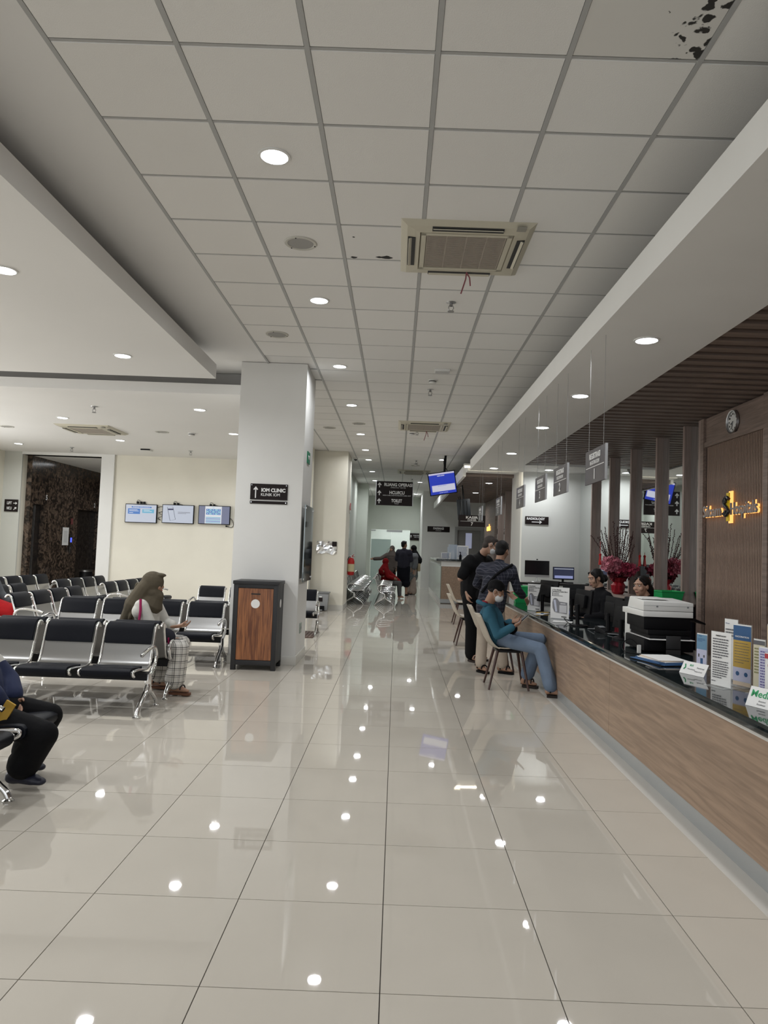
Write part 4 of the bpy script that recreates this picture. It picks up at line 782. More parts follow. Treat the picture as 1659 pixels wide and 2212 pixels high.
for k, (pts, l) in enumerate((([(1.95, 8.1, .75), (1.85, 7.9, .79), (1.88, 7.7, .747), (2.0, 7.5, .747), (2.1, 7.2, .75)], 'black cable looping before the larger payment leaflet'), ([(1.95, 7.3, .748), (1.98, 7.05, .77), (2.05, 6.95, .748), (2.1, 7.1, .748), (2.0, 7.25, .76)], 'coiled cable at the foot of the thin stand monitor'), ([(2.0, 6.9, .748), (2.1, 6.7, .76), (2.0, 6.6, .748), (2.12, 6.5, .75), (2.2, 6.3, .75)], 'tangled cable left of the stacked printers'))):
    t = thing('cable', l, 'cable', (0, 0, 0)); MB().tube(cat_rom(pts, 6), .004, 6).build('cord', greyp if k else blackp, t)
def papers(loc, rz, sheets, label):
    t = thing('paper_stack', label, 'papers', loc, (0, 0, rz)); z = 0
    for w, d, h, m, a in sheets: R = Matrix.Rotation(a, 3, 'Z'); MB().rbox((0, 0, z+h/2), (w, d, h), R).build('sheet', m, t); z += h+.001
papers((1.93, 5.18, TOP), .2, [(.30, .42, .004, blackp, 0), (.29, .38, .004, pblue, .12), (.26, .34, .006, pblue, -.05), (.22, .30, .005, paper, .15), (.21, .30, .004, MATS['print_sand'], .0), (.21, .29, .003, paper, -.1)], 'stack of blue folders and white papers before the printers')
papers((1.84, 9.0, TOP), -.5, [(.12, .34, .004, paper, 0), (.03, .18, .006, pblue, .2), (.02, .2, .008, MATS['print_yellow'], -.5)], 'papers and pens lying before the payment leaflets')
papers((1.86, 8.0, TOP), -.3, [(.21, .16, .003, paper, 0)], 'single white sheet before the larger payment leaflet')
t = thing('card_terminal', 'black card payment terminal on the counter before the first receptionist', 'card terminal', (2.02, 7.0, TOP), (0, 0, .3)); m = MB(); m.hexa([(-.04, -.09, 0), (.04, -.09, 0), (.04, .09, 0), (-.04, .09, 0), (-.04, -.09, .025), (.04, -.09, .025), (.04, .09, .06), (-.04, .09, .06)]); m.build('body', blackp, t, bevel=.005); MB().rbox((0, .03, .055), (.06, .05, .004), Matrix.Rotation(.19, 3, 'X')).build('screen', greyp, t)
def basket(loc, rz, w, d, h, label, n=1):
    t = thing('green_basket', label, 'basket', loc, (0, 0, rz))
    m = MB(); a, b = w/2, d/2; k = .82
    for z0, z1, f0, f1_ in ((0, h, k, 1),):
        o0 = [(-a*f0, -b*f0, z0), (a*f0, -b*f0, z0), (a*f0, b*f0, z0), (-a*f0, b*f0, z0)]; o1 = [(-a, -b, z1), (a, -b, z1), (a, b, z1), (-a, b, z1)]
        i1 = [(x*.94, y*.92, z) for x, y, z in o1]; i0 = [(x*.94, y*.92, z+.006) for x, y, z in o0]
        s = len(m.v); m.v += o0+o1+i1+i0
        for q_ in range(4):
            w_ = (q_+1) % 4; m.f += [(s+q_, s+w_, s+4+w_, s+4+q_), (s+4+q_, s+4+w_, s+8+w_, s+8+q_), (s+8+q_, s+8+w_, s+12+w_, s+12+q_)]
        m.f += [(s+3, s+2, s+1, s), (s+12, s+13, s+14, s+15)]
    m.build('body', greenp, t, smooth=0); MB().tube([(-a, -b, h), (a, -b, h), (a, b, h), (-a, b, h)], .008, 6, closed=True).build('rim', greenp, t)
basket((1.94, 11.0, TOP), -.1, .27, .34, .13, 'green plastic basket on the counter, lower of two stacked'); basket((1.95, 11.0, TOP+.11), -.1, .27, .34, .13, 'green plastic basket on the counter, upper of two stacked')
# credenza with flowers
t = thing('credenza', 'low wooden credenza along the mirror wall behind the receptionists', 'cabinet', (3.2, 8.5, 0)); MB().box(-.02, 0, .90, .31, 4.6, .94).build('top', woodfin, t); MB().box(0, .02, 0, .31, 4.58, .90).build('body', woodwall, t)
for k in range(4): MB().box(-.012, .04+1.13*k, .05, .0, .04+1.13*k+1.1, .88).build('door', woodwall, t)
basket((3.36, 8.95, .94), .2, .30, .26, .14, 'green plastic basket on the credenza, reflected in the mirror')
fp = thing('flower_arrangement', 'pink blossom arrangement with dark twigs in a red wrapped pot on the credenza', 'flower arrangement', (3.265, 10.6, .94), )
po = MB().lathe([(.06, 0), (.085, .03), (.09, .06), (.10, .13), (.07, .17), (.10, .21), (.13, .24)], n=26); 
for i, v in enumerate(po.v): po.v[i] = (v[0]*(1+rnd.uniform(-.13, .13)), v[1]*(1+rnd.uniform(-.13, .13)), v[2])
po.build('red_foil_pot', mat('red_foil', (.30, .01, .02), .3), fp, smooth=20)
def blossoms(n, c, r, s, m, name):
    b = MB()
    for _ in range(n):
        while True:
            p = V((rnd.uniform(-1, 1), rnd.uniform(-1, 1), rnd.uniform(-1, 1)))
            if p.length < 1: break
        p = V((p.x*r[0], p.y*r[1], p.z*r[2]))+V(c); nrm = V((rnd.uniform(-1, 1), rnd.uniform(-1, .2), rnd.uniform(-.3, 1))).normalized(); u = nrm.orthogonal().normalized(); w = nrm.cross(u)
        for k in range(5):
            a = 2*PI*k/5+rnd.uniform(0, .4); d = u*math.cos(a)+w*math.sin(a); e = nrm.cross(d); k0 = len(b.v)
            b.v += [tuple(p), tuple(p+d*s*.6+e*s*.42+nrm*s*.25), tuple(p+d*s+nrm*s*.45), tuple(p+d*s*.6-e*s*.42+nrm*s*.25)]; b.f.append((k0, k0+1, k0+2, k0+3))
    b.build(name, m, fp, smooth=0)['kind'] = 'stuff'
blossoms(230, (-.13, -.05, .43), (.15, .13, .11), .038, mat('pink_petal', (.62, .22, .28), .6), 'pink_blossoms'); blossoms(200, (.08, -.02, .36), (.20, .14, .10), .036, mat('rose_petal', (.42, .05, .10), .6), 'rose_blossoms'); blossoms(160, (0, -.02, .28), (.16, .12, .09), .035, mat('dark_leaf_red', (.12, .012, .02), .6), 'dark_leaves')
tw = mat('dark_twig', (.055, .02, .018), .7); tl = []
for k in range(24):
    a = rnd.uniform(-1, 1); top = V((a*.33, rnd.uniform(-.05, .12), 1.12-abs(a)*.25+rnd.uniform(-.22, .03)))
    top.x = min(top.x, .22)
    if k == 22: top = V((-.42, 0, .85))
    if k == 23: top = V((.23, .35, .95))
    b0 = V((a*.06, .02, .30)); md = (b0+top)/2+V((a*.03, 0, .03)); pts = cat_rom([b0, md, top], 6); tw_ = MB().tube(pts, [.007-.005*i/(len(pts)-1) for i in range(len(pts))], 5)
    for q_ in range(3, len(pts)):
        for z_ in (0, .5):
            p = pts[q_-1].lerp(pts[q_], z_)+V((rnd.uniform(-.01, .01), rnd.uniform(-.01, .01), 0)); tw_.tube([p-V((0, 0, .008)), p, p+V((0, 0, .010))], [.003, .008, .002], 5)
    tw_.build('budding_twig', tw, fp)
for x, z, l in ((-.28, .42, .34), (.30, .42, .2)):
    MB().tube([(x, -.02, z+l), (x, -.02, z+.16)], .004, 5).lathe([(.001, z+.17), (.022, z+.15), (.014, z+.12), (.026, z), (.001, z)], (x, -.02, 0), 10).build('red_tassel', redp, fp)
# ---------------------------------------------------------------- waiting benches
PR = cat_rom([V((a, b, 0)) for a, b in [(-.235, .335), (-.262, .352), (-.255, .378), (-.15, .376), (-.02, .360), (.08, .356), (.14, .378), (.172, .43), (.20, .51), (.232, .61), (.256, .68), (.285, .708), (.315, .700), (.33, .675)]], 3)
PR = [(p.x, p.y) for p in PR]; NP = len(PR)
def offp(pr, d):
    o = []
    for i in range(len(pr)):
        a = V(pr[max(i-1, 0)]); b = V(pr[min(i+1, len(pr)-1)]); t_ = (b-a).normalized(); n_ = V((-t_.y, t_.x)); o.append((pr[i][0]+n_.x*d, pr[i][1]+n_.y*d))
    return o
bsh = MB().strip(PR, -.214, .214, .003).mesh('seat_shell', steel, 40)
bshd = MB().strip(PR, -.214, .214, .003).mesh('seat_shell', mat('perforated_dark_metal', (.035, .037, .037), .5, spec=.3), 40)
ib = [i for i, p in enumerate(PR) if p[1] >= .515 and p[0] > .15]
bpad = MB().strip(offp(PR, .003)[ib[0]:NP-1], -.206, .206, .020).mesh('back_pad', blackv, 50, .006)
spad = MB().strip(offp(PR, .003)[1:13], -.206, .206, .020).mesh('seat_pad', blackv, 50, .006)
rail = MB().tube([(0, a, b) for a, b in PR], .0125, 8).mesh('seat_rail', chrome, 80)
def endleg():
    m = MB()
    m.tube(cat_rom([(0, 0, .32), (0, .0, .24), (0, -.035, .185), (0, -.13, .125), (0, -.215, .065), (0, -.245, .02)], 4), [.028]*5+[.026]*4+[.022]*6+[.019]*6, 10)
    m.tube(cat_rom([(0, 0, .32), (0, .0, .24), (0, .035, .185), (0, .13, .125), (0, .215, .065), (0, .245, .02)], 4), [.028]*5+[.026]*4+[.022]*6+[.019]*6, 10)
    return m
legm = endleg().mesh('end_leg', chrome, 80)
footm = MB().lathe([(.030, 0), (.032, .008), (.018, .018), (.012, .03)], n=14).mesh('foot', chrome)
armm = MB().tube(cat_rom([(0, 0, .30), (0, .08, .33), (0, .16, .39), (0, .185, .46), (0, .14, .525), (0, .04, .54), (0, -.08, .525), (0, -.16, .51), (0, -.185, .500)], 4), [.022]*8+[.016]*25, 8).mesh('armrest', chrome, 80)
def bench(x, y, rot, n, label, group, pads=True, arms=None, shell=None, legs=None):
    t = thing('waiting_bench', label, 'bench', (x, y, 0), (0, 0, rot), group); p = .53; L = n*p
    MB().box(-L/2, -.04, .27, L/2, .04, .335).build('beam', blackm, t)
    for k in range(n):
        cx = -L/2+p*(k+.5); s = link('seat_shell', shell or bsh, t, (cx, 0, 0))
        if pads: link('back_pad', bpad, s); link('seat_pad', spad, s)
        for e in (-.224, .224): link('seat_rail', rail, s, (e, 0, 0))
    for e in (legs or (-L/2, L/2)):
        l = link('end_leg', legm, t, (e, 0, 0))
        for yy in (-.245, .245): link('foot', footm, l, (0, yy, 0))
    for e in (arms if arms is not None else (-L/2, L/2)): link('armrest', armm, t, (e, 0, 0))
    return t
G1 = 'black padded chrome benches of the waiting area'
p = .53
E_ = -2.10
bench(E_-1.06, 6.28, 0, 4, 'black padded four seat bench nearest the middle, facing the viewer', G1)
bench(E_-1.06, 7.02, PI, 4, 'black padded bench back to back behind the nearest one, with the seated woman', G1)
bench(-2.08-1.06, 8.80, 0, 4, 'black padded bench reaching the wooden cabinet, facing the viewer', G1)
bench(-2.08-1.06, 9.58, PI, 4, 'black padded bench turned away behind the one by the cabinet', G1)
bench(-2.35, 12.2, 0, 4, 'black padded bench half hidden behind the white pillar', G1)
bench(-4.66, 10.3, PI/2, 4, 'black padded bench facing right, nearest of the left middle column', G1)
bench(-5.60, 10.45, PI/2, 4, 'black padded bench facing right at the left edge, beside the red clothed person', G1)
bench(-5.66, 13.65, PI/2, 4, 'black padded bench facing right before the lift lobby, second column', G1)
bench(-6.75, 13.5, PI/2, 4, 'black padded bench facing right, farthest left before the lift lobby', G1)
bench(-4.72, 13.4, PI/2, 4, 'black padded bench facing right behind the hijab woman, under the televisions', G1)
bench(-2.34, 4.06, PI/2, 2, 'nearest bench at the lower left edge, only its chrome leg and arm in view', G1, arms=(0,), legs=(-.53, 0))
G2 = 'dark metal benches of the corridor'
for y, w in ((18.85+1.06, 'near one'), (21.15+1.06, 'far one')): bench(-.27, y, PI/2, 4, 'dark metal bench in the corridor middle, '+w, G2, False, shell=bshd)
for y, w in ((18.95+1.06, 'nearest'), (21.2+1.06, 'middle'), (23.4+.9, 'farthest')): bench(-1.07, y, PI/2, 4 if y < 24 else 3, 'dark metal bench along the left corridor wall, '+w, G2, False, shell=bshd)
for t_ in [o for o in COL.objects if o.get('group') == G2]:
    for e in (-.53, 0, .53):
        link('armrest', armm, t_, (e, 0, 0)); link('middle_leg', legm, t_, (e, 0, 0))
# ---------------------------------------------------------------- shell chairs at the counter
cbeige = mat('beige_shell', (.44, .39, .32), .45)
CP = cat_rom([V((a, b, 0)) for a, b in [(-.235, .42), (-.22, .445), (-.10, .435), (.06, .425), (.17, .445), (.245, .52), (.30, .64), (.355, .76), (.375, .80)]], 4); CP = [(q_.x, q_.y) for q_ in CP]
def chair_shell():
    m = MB(); n = 10; W_ = lambda i: .215+.02*math.sin(PI*i/(len(CP)-1))-(.05 if i > len(CP)-4 else 0)*(1 if i < len(CP)-1 else 1.6)
    for s in (0, .012):
        for i, (y, z) in enumerate(offp(CP, s)):
            for k in range(n+1): u_ = -1+2*k/n; m.v.append((u_*W_(i), y-.035*u_*u_*(1 if i > 14 else 0), z+.02*u_*u_*(1 if i <= 14 else .3)))
    L_ = len(CP); A = (n+1)
    for i in range(L_-1):
        for k in range(n): a = i*A+k; b = L_*A+a; m.f += [(a, a+1, a+A+1, a+A), (b, b+A, b+A+1, b+1)]
    for i in range(L_-1):
        for k in (0, n): a = i*A+k; b = L_*A+a; m.f.append((a, a+A, b+A, b))
    for i in (0, L_-1):
        for k in range(n): a = i*A+k; b = L_*A+a; m.f.append((a, a+1, b+1, b))
    return m
csm = chair_shell().mesh('seat_shell', cbeige, 60)
def chair(x, y, rot, label):
    t = thing('shell_chair', label, 'chair', (x, y, 0), (0, 0, rot), 'beige shell chairs along the counter')
    link('seat_shell', csm, t); MB().box(-.15, -.15, .395, .15, .13, .42).build('under_frame', blackm, t)
    for a in (-1, 1):
        for b in (-1, 1): MB().tube([(a*.14, b*.13-.01, .41), (a*.215, b*.215-.0, 0)], [.017, .011], 10).build('leg', legwood, t)
chair(1.262, 8.07, PI/2, 'beige shell chair with dark legs, seating the man with the phone')
chair(1.30, 9.30, PI/2, 'beige shell chair standing by the plaid shirt man'); chair(1.20, 11.6, PI/2, 'beige shell chair behind the standing man in black'); chair(1.42, 14.9, PI/2, 'farthest beige shell chair, back in view left of the man in black')
# office chairs of the receptionists
for x, y, w in ((2.95, 8.0, 'second'), (2.72, 9.1, 'first')):
    t = thing('office_chair', 'black office chair of the %s receptionist' % w, 'office chair', (x, y, 0), (0, 0, -PI/2), 'office chairs of the receptionists')
    MB().box(-.23, -.22, .42, .23, .22, .50).build('seat', blackv, t, bevel=.03); MB().box(-.21, .22, .55, .21, .28, .98).build('backrest', blackv, t, bevel=.025); MB().tube([(0, 0, .06), (0, 0, .42)], .03, 10).build('gas_lift', blackm, t)
    for k in range(5): a = 2*PI*k/5; MB().tube([(0, 0, .09), (.26*math.cos(a), .26*math.sin(a), .06)], .02, 8).lathe([(.03, .0), (.03, .05)], (.27*math.cos(a), .27*math.sin(a), 0), 10).build('base_spoke', blackm, t)
    for s in (-1, 1): MB().tube([(s*.24, .1, .46), (s*.27, .1, .66), (s*.27, -.12, .67)], .018, 8).build('armrest', blackp, t)
# ---------------------------------------------------------------- people
skin = mat('skin_tan', (.36, .205, .135), .5, noise=.06, nscale=14); skin2 = mat('skin_light_tan', (.45, .27, .19), .5, noise=.06, nscale=14)
hairm = mat('black_hair', (.007, .006, .006), .5, spec=.25, bump=.5, bscale=120)
maskm = mat('white_face_mask', (.66, .68, .70), .75)
def cone(m, p0, r0, p1, r1, n=14, sq=1, ax=None):
    """capsule with tapering radius; sq flattens it along ax"""
    p0 = V(p0); p1 = V(p1); d = p1-p0; L = d.length
    if L < 1e-5: d = V((0, 0, 1e-4)); L = 1e-4
    d = d/L; u = V(ax) if ax is not None else d.orthogonal(); u = (u-d*u.dot(d))
    u = u.normalized() if u.length > 1e-4 else d.orthogonal().normalized(); w = d.cross(u)
    rings = [(p0-d*r0*math.cos(a)*(1 if sq > .5 else .6), r0*math.sin(a)) for a in (.25, .6, 1.0)]+[(p0, r0), (p1, r1)]+[(p1+d*r1*math.cos(a), r1*math.sin(a)) for a in (1.0, .6, .25)]
    b = len(m.v)
    for c, r in rings:
        for k in range(n): a = 2*PI*k/n; m.v.append(tuple(c+u*(math.cos(a)*r*sq)+w*(math.sin(a)*r)))
    for i in range(len(rings)-1):
        for k in range(n): m.f.append((b+i*n+k, b+i*n+(k+1) % n, b+(i+1)*n+(k+1) % n, b+(i+1)*n+k))
    m.f.append(tuple(b+k for k in reversed(range(n)))); m.f.append(tuple(b+(len(rings)-1)*n+k for k in range(n)))
def ell(m, c, r, B=None, n=16):
    """ellipsoid; r = (side, forward, up) in basis B (columns right, fwd, up)"""
    B = B or Matrix.Identity(3); b = len(m.v); R_ = 9
    for i in range(1, R_):
        a = PI*i/R_
        for k in range(n): t = 2*PI*k/n; m.v.append(tuple(V(c)+B @ V((r[0]*math.sin(a)*math.cos(t), r[1]*math.sin(a)*math.sin(t), r[2]*math.cos(a)))))
    m.v.append(tuple(V(c)+B @ V((0, 0, r[2])))); m.v.append(tuple(V(c)-B @ V((0, 0, r[2])))); T = len(m.v)-2
    for i in range(R_-2):
        for k in range(n): m.f.append((b+i*n+k, b+(i+1)*n+k, b+(i+1)*n+(k+1) % n, b+i*n+(k+1) % n))
    for k in range(n): m.f.append((T, b+k, b+(k+1) % n)); m.f.append((T+1, b+(R_-2)*n+(k+1) % n, b+(R_-2)*n+k))
def remesh(m, name, mt, parent, vox=.008, sm=3, label=None):
    me = bpy.data.meshes.new(name); me.from_pydata(m.v, [], m.f)
    bm = bmesh.new(); bm.from_mesh(me); bmesh.ops.recalc_face_normals(bm, faces=bm.faces[:]); bm.to_mesh(me); bm.free()
    o = bpy.data.objects.new('t', me); COL.objects.link(o)
    r = o.modifiers.new('r', 'REMESH'); r.mode = 'VOXEL'; r.voxel_size = vox
    s = o.modifiers.new('s', 'SMOOTH'); s.iterations = sm; s.factor = .5
    dg = bpy.context.evaluated_depsgraph_get(); me2 = bpy.data.meshes.new_from_object(o.evaluated_get(dg)); bpy.data.objects.remove(o)
    me2.materials.clear(); me2.name = name; fin(me2, mt, 180); q_ = link(name, me2, parent)
    if label: q_['label'] = label
    return q_
def basis(f, up=(0, 0, 1)):
    f = V(f).normalized(); u = V(up); r = f.cross(u).normalized(); u = r.cross(f); return Matrix((r, f, u)).transposed()
def head_prims(m, c, f, up, s=1, ear=True):
    B = basis(f, up); P = lambda x, y, z: V(c)+B @ V((x*s, y*s, z*s))
    ell(m, P(0, -.012, .025), (.074*s, .092*s, .090*s), B); ell(m, P(0, .022, -.030), (.060*s, .066*s, .085*s), B); ell(m, P(0, .052, -.082), (.030*s, .028*s, .026*s), B)
    cone(m, P(0, .082, .014), .008*s, P(0, .093, -.020), .0125*s); ell(m, P(.011, .086, -.026), (.009*s, .011*s, .008*s), B, 10); ell(m, P(-.011, .086, -.026), (.009*s, .011*s, .008*s), B, 10)
    ell(m, P(0, .080, -.050), (.024*s, .012*s, .0065*s), B, 10); ell(m, P(0, .079, -.061), (.021*s, .012*s, .007*s), B, 10)
    for q_ in (-1, 1):
        cone(m, P(q_*.014, .081, .038), .0095*s, P(q_*.046, .066, .036), .009*s); ell(m, P(q_*.044, .058, -.022), (.022*s, .022*s, .024*s), B, 10)
        if ear: ell(m, P(q_*.074, -.008, -.004), (.010*s, .018*s, .031*s), B, 10)
    return B, P
def face_bits(t, c, f, up, s=1):
    B = basis(f, up); P = lambda x, y, z: V(c)+B @ V((x*s, y*s, z*s))
    e = MB(); i_ = MB(); b = MB(); l = MB()
    for q_ in (-1, 1):
        ell(e, P(q_*.030, .074, .014), (.014*s, .009*s, .0065*s), B, 10); ell(i_, P(q_*.030, .081, .014), (.006*s, .004*s, .006*s), B, 8)
        cone(b, P(q_*.016, .0865, .037), .0032*s, P(q_*.046, .071, .039), .0026*s, 6)
    ell(l, P(0, .0845, -.0555), (.022*s, .0085*s, .0085*s), B, 10)
    e.build('eyes', mat('eye_white', (.6, .58, .55), .3), t, smooth=180); i_.build('irises', mat('dark_iris', (.012, .008, .006), .2), t, smooth=180); b.build('eyebrows', hairm, t, smooth=180); l.build('lips', mat('lips', (.30, .10, .085), .5), t, smooth=180)
def short_hair(t, c, f, up, s=1, vox=.008, name='hair', m_=None, low=-.03):
    m = MB(); B = basis(f, up); P = lambda x, y, z: V(c)+B @ V((x*s, y*s, z*s))
    ell(m, P(0, -.022, .040), (.080*s, .092*s, .086*s), B); ell(m, P(0, -.052, low+.01), (.066*s, .052*s, .062*s), B); ell(m, P(0, .035, .088), (.058*s, .045*s, .028*s), B)
    for q_ in (-1, 1): ell(m, P(q_*.066, .012, .03), (.012*s, .02*s, .035*s), B, 10)
    return remesh(m, name, m_ or hairm, t, vox, 2)
def hand(m, wr, d, nrm, side, s=1, curl=.5, thumb=.6, spread=.1):
    """palm and five bent fingers; d along the hand, nrm = palm facing direction, side = +1/-1 where the thumb is"""
    d = V(d).normalized(); nrm = V(nrm); nrm = (nrm-d*nrm.dot(d)).normalized(); x = d.cross(nrm)*side; wr = V(wr)
    cone(m, wr, .024*s, wr+d*.045*s, .030*s, sq=.55, ax=nrm); cone(m, wr+d*.04*s, .034*s, wr+d*.078*s, .036*s, sq=.42, ax=nrm)
    for k, (off, L, r) in enumerate(((.028, .070, .0085), (.010, .078, .009), (-.009, .073, .0085), (-.027, .058, .0075))):
        p = wr+d*.088*s+x*off*s; a = curl*(.7+.1*k); dd = (d+x*spread*(off/.03)).normalized(); L *= s; r *= s
        for q_, fr in enumerate((.42, .32, .26)):
            dd2 = (dd*math.cos(a*(q_+.6))+nrm*math.sin(a*(q_+.6))).normalized(); p2 = p+dd2*L*fr; cone(m, p, r*(1-.1*q_), p2, r*(.9-.1*q_), 8); p = p2
    p = wr+d*.028*s+x*.024*s; a = (d*.55+x*.75+nrm*.25*thumb).normalized(); p2 = p+a*.045*s; cone(m, p, .013*s, p2, .0105*s, 8); a = (d*.85+x*.25+nrm*.6*thumb).normalized(); cone(m, p2, .0100*s, p2+a*.032*s, .0085*s, 8)
def foot(m, an, toe, s=1, grow=0):
    an = V(an); toe = V(toe); d = V((toe.x-an.x, toe.y-an.y, 0)).normalized(); z = toe.z
    heel = V((an.x, an.y, z))-d*.035*s; cone(m, an, (.036+grow)*s, heel+V((0, 0, .035*s)), (.034+grow)*s); cone(m, heel+V((0, 0, .032*s)), (.032+grow)*s, toe-d*.07*s+V((0, 0, .026*s)), (.036+grow)*s, sq=.75, ax=(0, 0, 1)); cone(m, an+d*.02*s, (.034+grow)*s, toe-d*.09*s+V((0, 0, .032*s)), (.030+grow)*s); cone(m, toe-d*.07*s+V((0, 0, .022*s)), (.036+grow)*s, toe-d*.03*s+V((0, 0, .018*s)), (.030+grow)*s, sq=.6, ax=(0, 0, 1))
def sandal(t, an, toe, s=1, m_=None, straps=2, sole=None):
    an = V(an); toe = V(toe); d = V((toe.x-an.x, toe.y-an.y, 0)).normalized(); x = V((-d.y, d.x, 0)); h = V((an.x, an.y, toe.z))-d*.045*s; L = (toe-h).length+.015*s
    so_ = MB(); pts = [(-.0, .030), (.08, .034), (.16, .032), (.21, .044), (.25, .040), (.28, .02)]
    k = L/.28; ol = [h+d*a*k+x*b*s for a, b in pts]+[h+d*a*k-x*b*s for a, b in reversed(pts)]
    n = len(so_.v); M_ = len(ol); so_.v += [(p_.x, p_.y, toe.z-.022*s) for p_ in ol]+[(p_.x, p_.y, toe.z+.004) for p_ in ol]; so_.f += [tuple(range(n, n+M_)), tuple(range(n+M_, n+2*M_))]+[(n+i, n+M_+i, n+M_+(i+1) % M_, n+(i+1) % M_) for i in range(M_)]
    o = so_.build('sandal', sole or m_ or blackp, t, bevel=.003)
    for q_ in range(straps):
        a = (.17 if q_ == 0 else .06)*k; rr = .040*s; st = MB(); pp = [h+d*(a+.01*math.cos(b*PI/8))+x*rr*math.cos(b*PI/8)*1.05+V((0, 0, (.055 if q_ else .046)*s*math.sin(b*PI/8)+.004)) for b in range(9)]; 
        pp = [V((p_.x, p_.y, toe.z+p_.z)) if toe.z < .2 else p_ for p_ in pp]; st.tube(pp, .008*s, 6); st.build('sandal_strap', m_ or blackp, o)
    return o
def torso(m, J, g=0, s=1, sh=.16, belly=.125):
    """J: neck, chest, waist, pelvis; r = right vector"""
    r = J['r']; n, c, w, p = (V(J[k]) for k in ('neck', 'chest', 'waist', 'pelvis')); ax = r
    f = (c-n).cross(r)
    cone(m, c, (.125+g)*s, w, (belly-.005+g)*s, sq=1.28, ax=ax); cone(m, w, (belly+g)*s, p, (.135+g)*s, sq=1.22, ax=ax)
    for q_ in ('L', 'R'):
        S_ = V(J['sh'+q_]); cone(m, c+(n-c)*.55, (.075+g)*s, S_+(c-n)*.12, (.058+g)*s)
        cone(m, c, (.10+g)*s, S_+(c-n)*.35, (.075+g)*s)
    cone(m, n, (.055+g*.6)*s, c, (.10+g)*s)
def limbs(m, J, s=1, arms=True, legs=True, g=0, af=1, lf=1, flare=0, tr=(.078, .056, .036)):
    for q_ in ('L', 'R'):
        if arms and 'el'+q_ in J:
            a, b, c = V(J['sh'+q_]), V(J['el'+q_]), V(J['wr'+q_]); cone(m, a, (.050+g)*s, b if af >= 1 else a.lerp(b, af), (.040+g)*s*(1 if af >= 1 else 1.12))
            if af >= 1: e = b.lerp(c, min(af-1, 1)) if af < 2 else c; cone(m, b, (.041+g)*s, e, (.028+g)*s if af >= 1.95 else (.036+g)*s)
        if legs and 'kn'+q_ in J:
            a, b, c = V(J['hp'+q_]), V(J['kn'+q_]), V(J['an'+q_]); cone(m, a, (tr[0]+g)*s, b, (tr[1]+g)*s)
            e = b.lerp(c, lf); cone(m, b, (tr[1]+g)*s, e, (tr[2]+(tr[1]-tr[2])*(1-lf)+g+flare)*s)
            if lf == 1 and not g: cone(m, b+(c-b)*.25, .055*s, c, .036*s)
def person(label, base, J, s=1, skin_m=None, vox=.007, head=True, ear=True, hands=True, feet=True, curl=.5, gh=(0, 0), neck=True, group=None):
    t = thing('person', label, 'person', base); b = V(base)
    for k in list(J):
        if k not in ('r', 'f', 'up', 'hd', 'hn', 'side'): J[k] = V(J[k])-b
    J['r'] = V(J['r']).normalized(); m = MB(); torso(m, J, 0, s); limbs(m, J, s)
    if 'head' in J:
        if head: head_prims(m, J['head'], J['f'], J.get('up', (0, 0, 1)), s, ear)
        Bh = basis(J['f'], J.get('up', (0, 0, 1))); cone(m, V(J['neck']), .058*s, V(J['head'])+Bh @ V((0, -.02*s, -.05*s)), .052*s)
    for q_ in ('L', 'R'):
        if hands and 'wr'+q_ in J:
            d = V(J['wr'+q_])-V(J['el'+q_]); d = V(J['hd'][q_]) if 'hd' in J and q_ in J['hd'] else d; nr = J['hn'][q_] if 'hn' in J and q_ in J['hn'] else -J['r'] if q_ == 'R' else J['r']
            hand(m, J['wr'+q_], d, nr, J.get('side', {}).get(q_, 1 if q_ == 'R' else -1), s, curl)
        if feet and 'to'+q_ in J: foot(m, J['an'+q_], J['to'+q_], s)
    remesh(m, 'body', skin_m or skin, t, vox, 2); return t, J
def mask(t, c, f, up, s=1, loops=True):
    m = MB(); B = basis(f, up); P = lambda x, y, z: V(c)+B @ V((x*s, y*s, z*s))
    ell(m, P(0, .046, -.052), (.062*s, .062*s, .054*s), B); o = remesh(m, 'face_mask', maskm, t, .006*s, 2)
    if loops:
        for q_ in (-1, 1): MB().tube(cat_rom([P(q_*.055, .045, -.02), P(q_*.078, .01, .012), P(q_*.084, -.02, .01), P(q_*.082, -.025, -.025), P(q_*.062, .03, -.075)], 4), .0016*s, 5).build('ear_loop', maskm, o)
    return o
